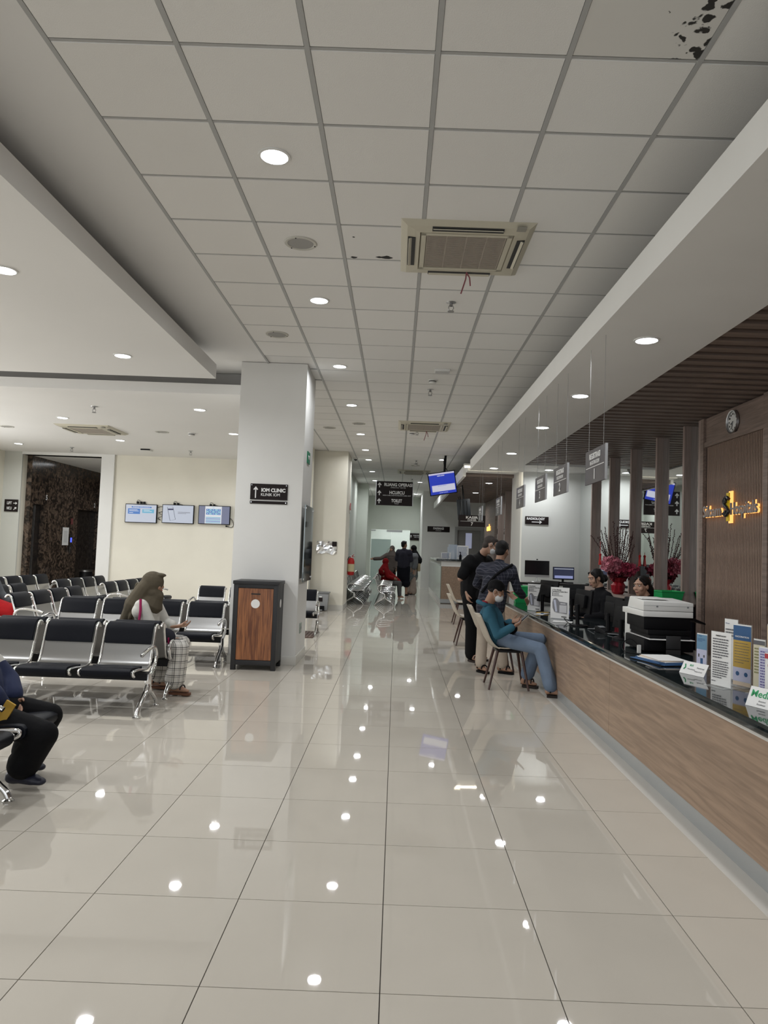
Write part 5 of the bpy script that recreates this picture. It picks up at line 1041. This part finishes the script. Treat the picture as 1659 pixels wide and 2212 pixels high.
def plaidm(name, base, line, sc=16, w=.12, line2=None):
    m = bpy.data.materials.new(name); t = nt(m); N = t.nodes; L = t.links; b = N['Principled BSDF']; tc = N.new('ShaderNodeTexCoord'); sp = N.new('ShaderNodeSeparateXYZ'); L.new(tc.outputs['Object'], sp.inputs[0])
    def st(o, k, off=0, ww=w):
        a = N.new('ShaderNodeMath'); a.operation = 'MULTIPLY_ADD'; a.inputs[1].default_value = k; a.inputs[2].default_value = off+100; f_ = N.new('ShaderNodeMath'); f_.operation = 'FRACT'; c = N.new('ShaderNodeMath'); c.operation = 'LESS_THAN'; c.inputs[1].default_value = ww
        L.new(o, a.inputs[0]); L.new(a.outputs[0], f_.inputs[0]); L.new(f_.outputs[0], c.inputs[0]); return c.outputs[0]
    xy = N.new('ShaderNodeMath'); xy.operation = 'ADD'; L.new(sp.outputs[0], xy.inputs[0]); L.new(sp.outputs[1], xy.inputs[1])
    s_ = [st(xy.outputs[0], sc), st(sp.outputs[2], sc)]
    if line2: s_ += [st(xy.outputs[0], sc, .22, w*.5), st(sp.outputs[2], sc, .22, w*.5)]
    x = s_[0]
    for y in s_[1:]: a = N.new('ShaderNodeMath'); a.operation = 'ADD'; L.new(x, a.inputs[0]); L.new(y, a.inputs[1]); x = a.outputs[0]
    q_ = N.new('ShaderNodeMath'); q_.operation = 'MULTIPLY'; q_.inputs[1].default_value = .5 if not line2 else .8; q_.use_clamp = True; L.new(x, q_.inputs[0])
    mx = N.new('ShaderNodeMix'); mx.data_type = 'RGBA'; mx.inputs[6].default_value = tuple(base)+(1,); mx.inputs[7].default_value = tuple(line)+(1,); L.new(q_.outputs[0], mx.inputs[0]); L.new(mx.outputs[2], b.inputs['Base Color']); b.inputs['Roughness'].default_value = .85; return m
def cloth(name, c, **k): return mat(name, c, .85, spec=.2, noise=.12, nscale=9, bump=.25, bscale=22, **k)

# --- seated man with phone (faces +X)
b0 = (1.25, 8.0, 0)
J = dict(r=(0, -1, 0), f=(.93, -.12, -.36), up=(.30, 0, .95), head=(1.105, 7.93, 1.055), neck=(1.035, 7.96, .915), chest=(1.065, 7.99, .775), waist=(1.12, 8.02, .64), pelvis=(1.16, 8.04, .565),
         shR=(1.02, 7.81, .845), shL=(1.05, 8.16, .84), elR=(1.11, 7.74, .60), wrR=(1.262, 7.74, .69), elL=(1.15, 8.10, .62), wrL=(1.28, 7.98, .72),
         hd=dict(R=(.75, .25, .35), L=(.8, -.4, .3)), hn=dict(R=(-.2, .5, .8), L=(-.2, -.5, .8)), side=dict(R=-1, L=-1),
         hpR=(1.18, 7.94, .535), knR=(1.555, 7.68, .48), anR=(1.655, 7.55, .10), toR=(1.80, 7.52, .028), hpL=(1.18, 8.13, .535), knL=(1.63, 8.06, .535), anL=(1.49, 8.06, .13), toL=(1.60, 8.02, .03))
t, J = person('seated man in a blue hoodie, jeans, black cap and white mask, looking at his phone', b0, J, .97, vox=.006, curl=.55)
jeans = cloth('faded_blue_jeans', (.15, .20, .28)); hood = cloth('teal_blue_hoodie', (.035, .115, .17))
m = MB(); torso(m, J, .012, .93); limbs(m, J, .93, legs=False, g=.012, af=1.93); 
for x_ in (0, 1): cone(m, V(J['chest'])+V((-.01, .08-.16*x_, .02)), .10, V(J['pelvis'])+V((-.02, .06-.12*x_, .0)), .11)
remesh(m, 'hoodie', hood, t, .009, 3)
m = MB(); c_ = V(J['neck']); 
for k in range(9): a = PI*.28+PI*1.45*k/8; p_ = c_+V((-.035+.085*math.cos(a+PI*0), .10*math.sin(a), -.012-.03*math.cos(a))); p2 = c_+V((-.035+.085*math.cos(a+.3), .10*math.sin(a+.3), -.012-.03*math.cos(a+.3))); cone(m, p_, .025, p2, .025)
remesh(m, 'hood', hood, t, .009, 2)
m = MB(); cone(m, c_+V((-.045, -.05, .012)), .030, c_+V((-.05, .05, .014)), .030, sq=.6, ax=(0, 0, 1)); remesh(m, 'hood_lining', cloth('red_lining', (.30, .02, .035)), t, .008, 2)
m = MB(); limbs(m, J, .97, arms=False, g=.010, lf=.94, flare=.024, tr=(.076, .060, .044)); cone(m, V(J['pelvis'])+V((.0, 0, 0)), .12, V(J['pelvis'])+V((.05, 0, -.01)), .11); remesh(m, 'jeans', jeans, t, .009, 3)
m = MB(); B = basis(J['f'], J['up']); P = lambda x, y, z: V(J['head'])+B @ V((x, y, z)); ell(m, P(0, -.012, .052), (.083, .097, .075), B); cone(m, P(-.04, .075, .050), .012, P(.04, .075, .050), .012); ell(m, P(0, .10, .042), (.062, .055, .010), B); ell(m, P(0, -.06, .02), (.07, .045, .05), B); remesh(m, 'cap', cloth('black_cap', (.008, .008, .009)), t, .006, 2)
mask(t, J['head'], J['f'], J['up']); m = MB(); ell(m, P(0, -.035, .005), (.077, .062, .045), B); remesh(m, 'hair', hairm, t, .007, 1)
for q_ in ('R', 'L'): sandal(t, J['an'+q_], J['to'+q_]-V((0, 0, .004)), 1, mat('brown_black_sandal', (.02, .014, .012), .6), 3 if q_ == 'R' else 2)
m = MB(); ell(m, V(J['pelvis'])+V((.11, -.02, .085)), (.10, .11, .075)); remesh(m, 'waist_bag', cloth('black_bag', (.006, .006, .007)), t, .009, 2); MB().tube(cat_rom([V(J['shL'])+V((0, -.06, .06)), V(J['chest'])+V((.10, -.02, -.02)), V(J['pelvis'])+V((.10, -.12, .1))], 5), .014, 6).build('bag_strap', MATS['black_bag'], t)
ph_ = thing('mobile_phone', 'dark mobile phone held by the seated man', 'phone', (1.385, 7.84, .765), (0, -.75, 0)); MB().box(-.075, -.037, -.005, .075, .037, .004).build('body', blackp, ph_, bevel=.003); MB().box(-.070, -.033, .004, .070, .033, .0052).build('screen', led('phone_screen', (.35, .38, .42), .3), ph_)
MB().box(-.077, -.039, -.008, .077, .039, -.004).build('case', mat('pale_case', (.5, .48, .45), .5), ph_, bevel=.002)

# --- standing man in black leaning towards the counter
b0 = (1.20, 9.85, 0)
J = dict(r=(.25, -.95, 0), f=(.90, .05, -.42), up=(.40, .1, .92), head=(1.262, 9.72, 1.575), neck=(1.155, 9.78, 1.435), chest=(1.09, 9.80, 1.27), waist=(1.06, 9.84, 1.05), pelvis=(1.06, 9.88, .90),
         shR=(.985, 9.62, 1.365), shL=(1.26, 9.98, 1.36), elR=(.865, 9.60, 1.12), wrR=(.945, 9.62, .935), elL=(1.38, 10.0, 1.12), wrL=(1.55, 9.95, .95), hd=dict(R=(.35, .1, -1)), hn=dict(R=(.9, .3, .2)), side=dict(R=1),
         hpR=(1.02, 9.80, .86), knR=(1.05, 9.76, .48), anR=(1.06, 9.80, .10), toR=(1.17, 9.62, .028), hpL=(1.12, 9.98, .86), knL=(1.14, 9.98, .48), anL=(1.16, 10.02, .10), toL=(1.28, 9.88, .028))
t, J = person('man standing in black T-shirt, black trousers, glasses and white mask by the counter', b0, J, 1.03, skin2, vox=.008)
bt = cloth('black_tshirt', (.007, .007, .008)); m = MB(); torso(m, J, .022, 1.05, belly=.145); limbs(m, J, 1.03, legs=False, g=.026, af=.80); remesh(m, 'tshirt', bt, t, .011, 2)
m = MB(); limbs(m, J, 1.03, arms=False, g=.02, lf=.97, flare=.022, tr=(.09, .065, .045)); cone(m, V(J['pelvis']), .15, V(J['pelvis'])-V((0, 0, .04)), .145); remesh(m, 'trousers', bt, t, .011, 2)
short_hair(t, J['head'], J['f'], J['up'], 1.0, .008, m_=mat('cropped_dark_hair', (.035, .026, .022), .7)); mask(t, J['head'], J['f'], J['up'], 1.05); B = basis(J['f'], J['up']); P = lambda x, y, z: V(J['head'])+B @ V((x, y, z))
g_ = MB(); [g_.tube([P(q_*.03+.024*math.cos(a*PI/6), .094, .012+.017*math.sin(a*PI/6)) for a in range(12)], .0022, 5, closed=True).tube([P(q_*.055, .092, .018), P(q_*.078, .0, .016)], .0022, 5) for q_ in (-1, 1)]; g_.build('glasses', blackp, t)
m = MB(); ell(m, V(J['waist'])+V((.10, -.16, -.12)), (.09, .06, .11)); remesh(m, 'shoulder_bag', MATS['black_bag'], t, .01, 2)
for q_ in ('R', 'L'): sandal(t, J['an'+q_], J['to'+q_]-V((0, 0, .004)), 1, mat('dark_sandal', (.025, .015, .012), .6))

# --- man in dark plaid shirt, back to viewer, bending over the counter
b0 = (1.22, 9.1, 0)
J = dict(r=(.75, -.55, 0), f=(.55, .80, -.25), up=(.10, .16, .98), head=(1.335, 9.12, 1.505), neck=(1.30, 9.07, 1.365), chest=(1.26, 9.04, 1.20), waist=(1.22, 8.98, .98), pelvis=(1.18, 8.95, .84),
         shR=(1.44, 8.98, 1.28), shL=(1.11, 9.16, 1.29), elR=(1.52, 9.0, 1.03), wrR=(1.66, 9.2, .90), elL=(1.04, 9.26, 1.07), wrL=(1.22, 9.42, .98),
         hpR=(1.26, 8.93, .80), knR=(1.32, 8.93, .44), anR=(1.35, 8.94, .10), toR=(1.47, 8.88, .028), hpL=(1.12, 8.98, .80), knL=(1.10, 8.99, .44), anL=(1.085, 8.96, .10), toL=(1.16, 8.86, .028))
t, J = person('man seen from behind in a dark plaid shirt and cream trousers at the counter', b0, J, .99, vox=.008)
m = MB(); torso(m, J, .016, .96); limbs(m, J, .96, legs=False, g=.016, af=1.6); cone(m, V(J['waist']), .15, V(J['pelvis'])-V((0, 0, .06)), .155, sq=1.2, ax=J['r']); remesh(m, 'plaid_shirt', plaidm('dark_plaid', (.008, .010, .022), (.10, .10, .13), 22, .14), t, .011, 2)
m = MB(); limbs(m, J, 1.0, arms=False, g=.012, lf=.95, flare=.014, tr=(.085, .058, .042)); remesh(m, 'trousers', cloth('cream_trousers', (.46, .39, .32)), t, .011, 2); short_hair(t, J['head'], J['f'], J['up'], 1.04, .008)
MB().tube(cat_rom([V(J['shR'])+V((0, -.05, .06)), V(J['chest'])+V((-.03, -.15, 0)), V(J['waist'])+V((-.16, -.10, 0))], 5), .018, 6).build('bag_strap', MATS['black_bag'], t)
for q_ in ('R', 'L'): sandal(t, J['an'+q_], J['to'+q_]-V((0, 0, .004)), 1, blackp)

# --- receptionists
suit = cloth('black_jacket', (.008, .008, .010))
def reception(label, base, hc, f, up, bun, s=.97):
    hc = V(hc); n_ = hc+V((.055, .0, -.135)); J = dict(r=V((-f[1], f[0], 0))*-1 if False else V((f[1], -f[0], 0)), f=f, up=up, head=hc, neck=n_, chest=n_+V((.03, 0, -.15)), waist=n_+V((.05, 0, -.34)), pelvis=n_+V((.06, 0, -.45)))
    r = J['r'].normalized(); ff = V((f[0], f[1], 0)).normalized()
    for q_, k in (('R', 1), ('L', -1)):
        S_ = n_+r*.165*k+V((0, 0, -.075)); J['sh'+q_] = S_; J['el'+q_] = S_+r*.05*k+ff*.06+V((0, 0, -.23)); J['wr'+q_] = S_+ff*.27-r*.04*k+V((0, 0, -.26)); J['hp'+q_] = J['pelvis']+r*.09*k; J['kn'+q_] = J['hp'+q_]+ff*.36; J['an'+q_] = J['kn'+q_]+V((0, 0, -.34)); J['to'+q_] = J['an'+q_]+ff*.12+V((0, 0, -.06))
    J['hd'] = {q_: ff+V((0, 0, -.1)) for q_ in 'LR'}; J['hn'] = {q_: V((0, 0, -1)) for q_ in 'LR'}; J['side'] = dict(R=-1, L=1)
    t, J = person(label, base, J, s, skin2, vox=.006, curl=.3); m = MB(); torso(m, J, .02, s); limbs(m, J, s, legs=False, g=.018, af=1.85); remesh(m, 'jacket', suit, t, .009, 2)
    m = MB(); limbs(m, J, s, arms=False, g=.015, lf=.95); remesh(m, 'trousers', suit, t, .012, 2)
    m = MB(); foot(m, J['anR'], J['toR'], s, .006); foot(m, J['anL'], J['toL'], s, .006); remesh(m, 'shoes', blackp, t, .01, 2)
    B = basis(f, up); P = lambda x, y, z: V(J['head'])+B @ V((x*s, y*s, z*s)); m = MB(); ell(m, P(0, -.024, .036), (.083*s, .094*s, .088*s), B); ell(m, P(0, -.055, -.02), (.075*s, .055*s, .075*s), B)
    for q_ in (-1, 1): cone(m, P(q_*.030, .050, .086), .017*s, P(q_*.072, .022, .03), .014*s)
    if bun: ell(m, P(0, -.12, -.03), (.05*s, .045*s, .05*s), B); [cone(m, P(q_*.072, .035, .04), .010*s, P(q_*.072, .045, -.05), .005*s) for q_ in (-1, 1)]
    else: cone(m, P(0, -.08, -.03), .065*s, P(.0, -.10, -.20), .045*s, sq=1.3, ax=B @ V((1, 0, 0)))
    remesh(m, 'hair', hairm, t, .006, 2); face_bits(t, J['head'], f, up, s); return t, J
reception('receptionist with dark hair in a low bun and black jacket, looking down at a screen', (2.62, 9.0, 0), (2.46, 8.9, 1.205), (-.93, -.25, -.30), (-.25, 0, .97), True)
reception('receptionist with straight dark hair looking left over the white printer', (2.85, 7.85, 0), (2.655, 7.8, 1.17), (-.86, -.50, -.05), (-.04, 0, 1), False)

# --- hijab woman sitting sideways on the back bench
b0 = (-2.3, 7.05, 0)
J = dict(r=(0, -1, 0), f=(.98, .10, -.08), up=(.1, 0, 1), head=(-2.345, 7.05, 1.045), neck=(-2.39, 7.06, .915), chest=(-2.42, 7.07, .77), waist=(-2.41, 7.08, .60), pelvis=(-2.38, 7.08, .49),
         shR=(-2.41, 6.90, .845), shL=(-2.39, 7.24, .84), elR=(-2.30, 6.90, .635), wrR=(-2.13, 6.98, .65), elL=(-2.28, 7.26, .64), wrL=(-2.12, 7.14, .645), hd=dict(R=(1, .2, .1), L=(1, -.2, .1)), hn=dict(R=(0, .4, .9), L=(0, -.4, .9)), side=dict(R=-1, L=-1),
         hpR=(-2.36, 6.99, .475), knR=(-2.03, 6.95, .455), anR=(-2.085, 6.98, .10), toR=(-1.93, 6.96, .035), hpL=(-2.36, 7.18, .475), knL=(-2.10, 7.22, .46), anL=(-2.34, 7.24, .11), toL=(-2.22, 7.22, .035))
t, J = person('woman in olive hijab, white blouse and checked trousers sitting sideways with a small bag', b0, J, .90, skin, vox=.006, ear=False, curl=.6)
olive = cloth('olive_hijab', (.105, .088, .062)); m = MB(); torso(m, J, .014, .90); limbs(m, J, .92, legs=False, g=.022, af=1.45); remesh(m, 'blouse', cloth('white_blouse', (.62, .61, .57)), t, .009, 3)
m = MB(); limbs(m, J, .9, arms=False, g=.022, lf=.86, flare=.028, tr=(.088, .070, .055)); cone(m, V(J['pelvis']), .135, V(J['pelvis'])+V((.06, 0, 0)), .12); remesh(m, 'checked_trousers', plaidm('black_white_check', (.62, .60, .56), (.012, .012, .014), 15, .10, True), t, .009, 2)
m = MB(); B = basis(J['f'], J['up']); P = lambda x, y, z: V(J['head'])+B @ V((x, y, z)); ell(m, P(0, -.022, .020), (.094, .110, .108), B); ell(m, P(0, .040, .098), (.055, .062, .020), B); ell(m, P(0, -.005, -.08), (.088, .090, .070), B); cone(m, P(0, .02, -.12), .085, P(0, -.01, -.18), .13)
cone(m, P(0, -.07, -.03), .085, P(-.0, -.16, -.22), .10, sq=1.3, ax=(0, 1, 0)); cone(m, P(.0, -.15, -.20), .095, P(-.02, -.235, -.38), .055, sq=1.4, ax=(0, 1, 0)); cone(m, P(.05, -.10, -.24), .06, P(.04, -.14, -.42), .035)
for k in range(5): cone(m, P(.085-.04*k, -.06-.03*k, -.02), .018, P(.10-.05*k, -.17-.02*k, -.34), .016)
remesh(m, 'hijab', olive, t, .008, 2); face_bits(t, V(J['head']), J['f'], J['up'], .9)
mag = cloth('magenta_strap', (.30, .02, .09)); c0 = V(J['head']); m = MB(); bgc = V((-2.19, 6.93, .56))-V(b0); ell(m, bgc, (.115, .06, .085)); remesh(m, 'shoulder_bag', cloth('dark_patterned_bag', (.03, .03, .04)), t, .008, 2)
MB().tube(cat_rom([V(J['shR'])+V((.0, -.03, .065)), V(J['shR'])+V((.02, -.075, -.03)), V(J['shR'])+V((.04, -.12, -.20)), bgc+V((-.06, -.06, .06))], 5), .013, 6).build('bag_strap', mag, t)
fl_ = MB(); [fl_.tube([bgc+V((-.02, -.062, .03)), bgc+V((-.02+.045*math.cos(a), -.064, .03+.035*math.sin(a)))], [.005, .002], 5) for a in (0, .8, 1.6, 2.4, 3.1, 4.2, 5.2)]; fl_.build('bag_embroidery', mat('gold_thread', (.42, .32, .16), .6), t); MB().tube([bgc+V((.06, -.05, .0)), bgc+V((.065, -.055, -.06))], .008, 5).build('bag_tassel', mag, t)
for q_ in ('R', 'L'): sandal(t, J['an'+q_], J['to'+q_]-V((0, 0, .006)), .9, mat('dark_shoe', (.025, .018, .018), .6), 2, mat('brown_sole', (.16, .07, .04), .7))

# --- man in navy, yellow and white shirt at the left edge
b0 = (-2.3, 4.35, 0)
J = dict(r=(0, -1, 0), f=(.75, .1, -.6), up=(.6, 0, .8), head=(-2.60, 4.36, .99), neck=(-2.64, 4.38, .86), chest=(-2.57, 4.39, .71), waist=(-2.53, 4.40, .55), pelvis=(-2.52, 4.41, .45),
         shR=(-2.49, 4.20, .73), shL=(-2.62, 4.58, .76), elR=(-2.285, 4.18, .55), wrR=(-2.27, 4.28, .44), elL=(-2.42, 4.6, .56), wrL=(-2.32, 4.50, .46), hd=dict(R=(-.4, .1, -.7)), hn=dict(R=(.5, .3, -.5)),
         hpR=(-2.36, 4.29, .40), knR=(-1.985, 4.20, .335), anR=(-2.16, 4.28, .10), toR=(-2.02, 4.27, .03), hpL=(-2.36, 4.51, .40), knL=(-2.12, 4.54, .36), anL=(-2.28, 4.55, .10), toL=(-2.15, 4.53, .03))
t, J = person('seated man leaning forward at the left edge in navy shirt with white and yellow stripe', b0, J, .95, vox=.008)
def striped():
    m = bpy.data.materials.new('navy_striped_shirt'); q_ = nt(m); N = q_.nodes; L = q_.links; tc = N.new('ShaderNodeTexCoord'); sp = N.new('ShaderNodeSeparateXYZ'); L.new(tc.outputs['Object'], sp.inputs[0])
    a = N.new('ShaderNodeMath'); a.operation = 'MULTIPLY_ADD'; a.inputs[1].default_value = -1.05; L.new(sp.outputs[0], a.inputs[0]); L.new(sp.outputs[2], a.inputs[2])
    r = N.new('ShaderNodeValToRGB'); r.color_ramp.interpolation = 'CONSTANT'; E = r.color_ramp.elements; E[0].color = (.008, .016, .06, 1); E[1].position = .60; E[1].color = (.55, .54, .50, 1)
    for p_, c in ((.68, (.008, .016, .06, 1)), (.715, (.48, .30, .04, 1)), (.79, (.008, .016, .06, 1))): e = E.new(p_); e.color = c
    mr = N.new('ShaderNodeMapRange'); mr.inputs[1].default_value = .3; mr.inputs[2].default_value = 1.2; L.new(a.outputs[0], mr.inputs[0]); L.new(mr.outputs[0], r.inputs[0]); L.new(r.outputs[0], N['Principled BSDF'].inputs['Base Color']); N['Principled BSDF'].inputs['Roughness'].default_value = .8; return m
m = MB(); torso(m, J, .025, .98, belly=.14); limbs(m, J, .98, legs=False, g=.024, af=1.75); cone(m, V(J['chest']), .15, V(J['pelvis'])+V((.02, 0, .03)), .15); remesh(m, 'striped_shirt', striped(), t, .010, 3)
m = MB(); limbs(m, J, .95, arms=False, g=.014, lf=.80, flare=.03, tr=(.085, .068, .05)); remesh(m, 'trousers', cloth('black_trousers', (.004, .004, .005)), t, .010, 3); short_hair(t, J['head'], J['f'], J['up'], 1, .01)
MB().box(-.03, -.012, -.07, .03, .0, .05).build('yellow_tag', mat('mustard_cloth', (.45, .27, .04), .8), t, V((-2.20, 4.19, .47))-V(b0), (0, .5, 0))
for q_ in ('R', 'L'): m = MB(); foot(m, J['an'+q_]-V((0, 0, .03)), J['to'+q_]+V((.02, 0, .0)), 1, .008); remesh(m, 'shoe', mat('navy_black_shoe', (.012, .014, .03), .4), t, .009, 2)

# --- person in red at the far left, cut by the frame
b0 = (-5.4, 9.9, 0)
J = dict(r=(0, -1, 0), f=(1, 0, 0), head=(-5.55, 9.9, 1.13), neck=(-5.62, 9.9, 1.0), chest=(-5.64, 9.9, .85), waist=(-5.62, 9.9, .66), pelvis=(-5.58, 9.9, .50), shR=(-5.62, 9.73, .92), shL=(-5.62, 10.07, .92), elR=(-5.50, 9.70, .64), wrR=(-5.33, 9.74, .47), elL=(-5.5, 10.1, .66), wrL=(-5.3, 10.05, .5), hd=dict(R=(.6, 0, -.7)), hn=dict(R=(.2, .3, -.8)),
         hpR=(-5.5, 9.8, .46), knR=(-5.12, 9.76, .44), anR=(-5.1, 9.78, .10), toR=(-4.95, 9.78, .028), hpL=(-5.5, 10.0, .46), knL=(-5.12, 10.04, .44), anL=(-5.1, 10.04, .1), toL=(-4.95, 10.04, .028))
t, J = person('seated person in red with grey sleeves at the left picture edge, hand on knee', b0, J, .95, vox=.010)
m = MB(); torso(m, J, .02, .95); limbs(m, J, .95, legs=False, g=.018, af=1.6); remesh(m, 'shirt', cloth('grey_shirt', (.12, .13, .14)), t, .012, 2); m = MB(); limbs(m, J, .95, arms=False, g=.03, lf=.35); cone(m, V(J['pelvis']), .15, V(J['knR']), .10); remesh(m, 'red_skirt', cloth('red_cloth', (.38, .012, .015)), t, .012, 2); short_hair(t, J['head'], J['f'], (0, 0, 1), 1, .012)

# --- distant group in the corridor
def stand_joints(x, y, h, fwd, lean=0):
    s = h/1.72; f = V((fwd[0], fwd[1], 0)).normalized(); r = V((f.y, -f.x, 0)); c = V((x, y, 0)); J = dict(r=r, f=V((f.x, f.y, -.15)))
    for n_, z in (('head', 1.60), ('neck', 1.45), ('chest', 1.28), ('waist', 1.06), ('pelvis', .93)): J[n_] = c+V((0, 0, z*s))
    for q_, k in (('R', 1), ('L', -1)):
        J['sh'+q_] = c+r*.18*k*s+V((0, 0, 1.38*s)); J['el'+q_] = c+r*.24*k*s+V((0, 0, 1.10*s)); J['wr'+q_] = c+r*.235*k*s+f*.06+V((0, 0, .86*s)); J['hp'+q_] = c+r*.09*k*s+V((0, 0, .88*s)); J['kn'+q_] = c+r*.10*k*s+f*.01+V((0, 0, .48*s)); J['an'+q_] = c+r*.11*k*s+V((0, 0, .09)); J['to'+q_] = c+r*.125*k*s+f*.14+V((0, 0, .028))
    return J, s
J, s = stand_joints(.25, 23.5, 1.76, (.25, 1)); J['f'] = V((.85, .5, 0)); J['elL'] = J['shL']+V((-.05, .03, -.27)); 
t, J = person('man seen from behind in a grey polo and long black shorts standing in the corridor', (.25, 23.5, 0), J, s, vox=.012)
m = MB(); torso(m, J, .03, s, belly=.14); limbs(m, J, s, legs=False, g=.03, af=.9); remesh(m, 'polo_shirt', cloth('charcoal_polo', (.035, .035, .05)), t, .014, 2); m = MB(); limbs(m, J, s, arms=False, g=.05, lf=.25, flare=.035); cone(m, J['pelvis'], .15, J['pelvis']-V((0, 0, .35)), .16, sq=1.2, ax=J['r']); remesh(m, 'long_shorts', cloth('black_shorts', (.008, .009, .014)), t, .014, 2); short_hair(t, J['head'], J['f'], (0, 0, 1), 1.06, .012)
for q_ in ('R', 'L'): sandal(t, J['an'+q_], J['to'+q_]-V((0, 0, .004)), 1, blackp, 1)
def hijab(t, J, s, m_, lenz=.36):
    m = MB(); B = basis(J['f']); P = lambda x, y, z: V(J['head'])+B @ V((x*s, y*s, z*s)); ell(m, P(0, -.022, .02), (.098*s, .11*s, .115*s), B); cone(m, P(0, -.01, -.08), .095*s, P(0, -.03, -lenz), .19*s, sq=1.15, ax=J['r']); return remesh(m, 'hijab', m_, t, .012, 2)
J, s = stand_joints(.56, 24.1, 1.63, (-.9, -.5)); J['f'] = V((-.95, -.1, -.25)); t, J = person('woman in black hijab and cream trousers with a cream bag standing in the corridor', (.56, 24.1, 0), J, s, skin2, vox=.012, ear=False)
m = MB(); torso(m, J, .03, s); limbs(m, J, s, legs=False, g=.03, af=1.7); remesh(m, 'top', cloth('grey_top', (.16, .17, .18)), t, .014, 2); m = MB(); cone(m, J['waist'], .15, J['pelvis']-V((0, 0, .28)), .19); remesh(m, 'tunic', plaidm('grey_stripe', (.10, .12, .13), (.25, .27, .28), 18, .3), t, .014, 2); m = MB(); limbs(m, J, s, arms=False, g=.035, lf=.97, flare=.045); remesh(m, 'trousers', cloth('cream_wide_trousers', (.42, .34, .29)), t, .014, 2); hijab(t, J, s, bt, .42)
MB().box(-.05, -.16, -.14, .05, .16, .12).build('tote_bag', cloth('cream_bag', (.45, .38, .26)), t, V((.17, -.02, .92)), (0, 0, .3), bevel=.03); MB().tube([V((.17, -.02, 1.0)), V((.12, -.0, 1.38))], .008, 5).build('bag_strap', MATS['cream_bag'], t)
for q_ in ('R', 'L'): sandal(t, J['an'+q_], J['to'+q_]-V((0, 0, .004)), 1, blackp, 1)
J, s = stand_joints(-.16, 25.2, 1.60, (-.4, -1)); J['f'] = V((-.5, -.9, 0)); J['elR'] = J['shR']+V((-.22, -.08, -.14)); J['wrR'] = J['shR']+V((-.46, -.14, -.16)); t, J = person('woman in brown hijab stretching one arm out in the corridor', (-.16, 25.2, 0), J, s, vox=.012, ear=False)
brn = cloth('brown_grey_hijab', (.085, .07, .062)); m = MB(); torso(m, J, .035, s); limbs(m, J, s, legs=False, g=.032, af=1.9); cone(m, J['waist'], .15, J['pelvis']-V((0, 0, .1)), .17); remesh(m, 'blouse', brn, t, .014, 2); m = MB(); limbs(m, J, s, arms=False, g=.03, lf=.95, flare=.03); remesh(m, 'trousers', bt, t, .014, 2); hijab(t, J, s, brn, .24)
b0 = (-.25, 21.9, 0); J = dict(r=(0, -1, 0), f=(.9, .2, -.1), head=(-.30, 21.9, 1.08), neck=(-.33, 21.9, .95), chest=(-.34, 21.9, .80), waist=(-.32, 21.9, .62), pelvis=(-.28, 21.9, .50), shR=(-.33, 21.74, .87), shL=(-.33, 22.06, .87), elR=(-.24, 21.72, .65), wrR=(-.06, 21.76, .60), elL=(-.24, 22.08, .65), wrL=(-.06, 22.0, .60),
         hpR=(-.26, 21.82, .47), knR=(.12, 21.80, .46), anR=(.14, 21.8, .1), toR=(.28, 21.8, .028), hpL=(-.26, 21.98, .47), knL=(.12, 22.0, .46), anL=(.14, 22.0, .1), toL=(.28, 22.0, .028))
t, J = person('person in a long red hijab seated on the middle corridor bench', b0, J, .92, vox=.012, ear=False); rh = cloth('crimson_hijab', (.24, .010, .012)); m = MB(); limbs(m, J, .92, legs=False, g=.03, af=1.8); cone(m, J['neck'], .10, J['pelvis'], .17); cone(m, J['chest'], .14, V(J['knR'])+V((-.05, .1, .04)), .10); remesh(m, 'red_gown', rh, t, .014, 2); m = MB(); limbs(m, J, .92, arms=False, g=.03, lf=.95); remesh(m, 'trousers', cloth('grey_trousers', (.12, .12, .12)), t, .014, 2); hijab(t, J, .92, rh, .3)
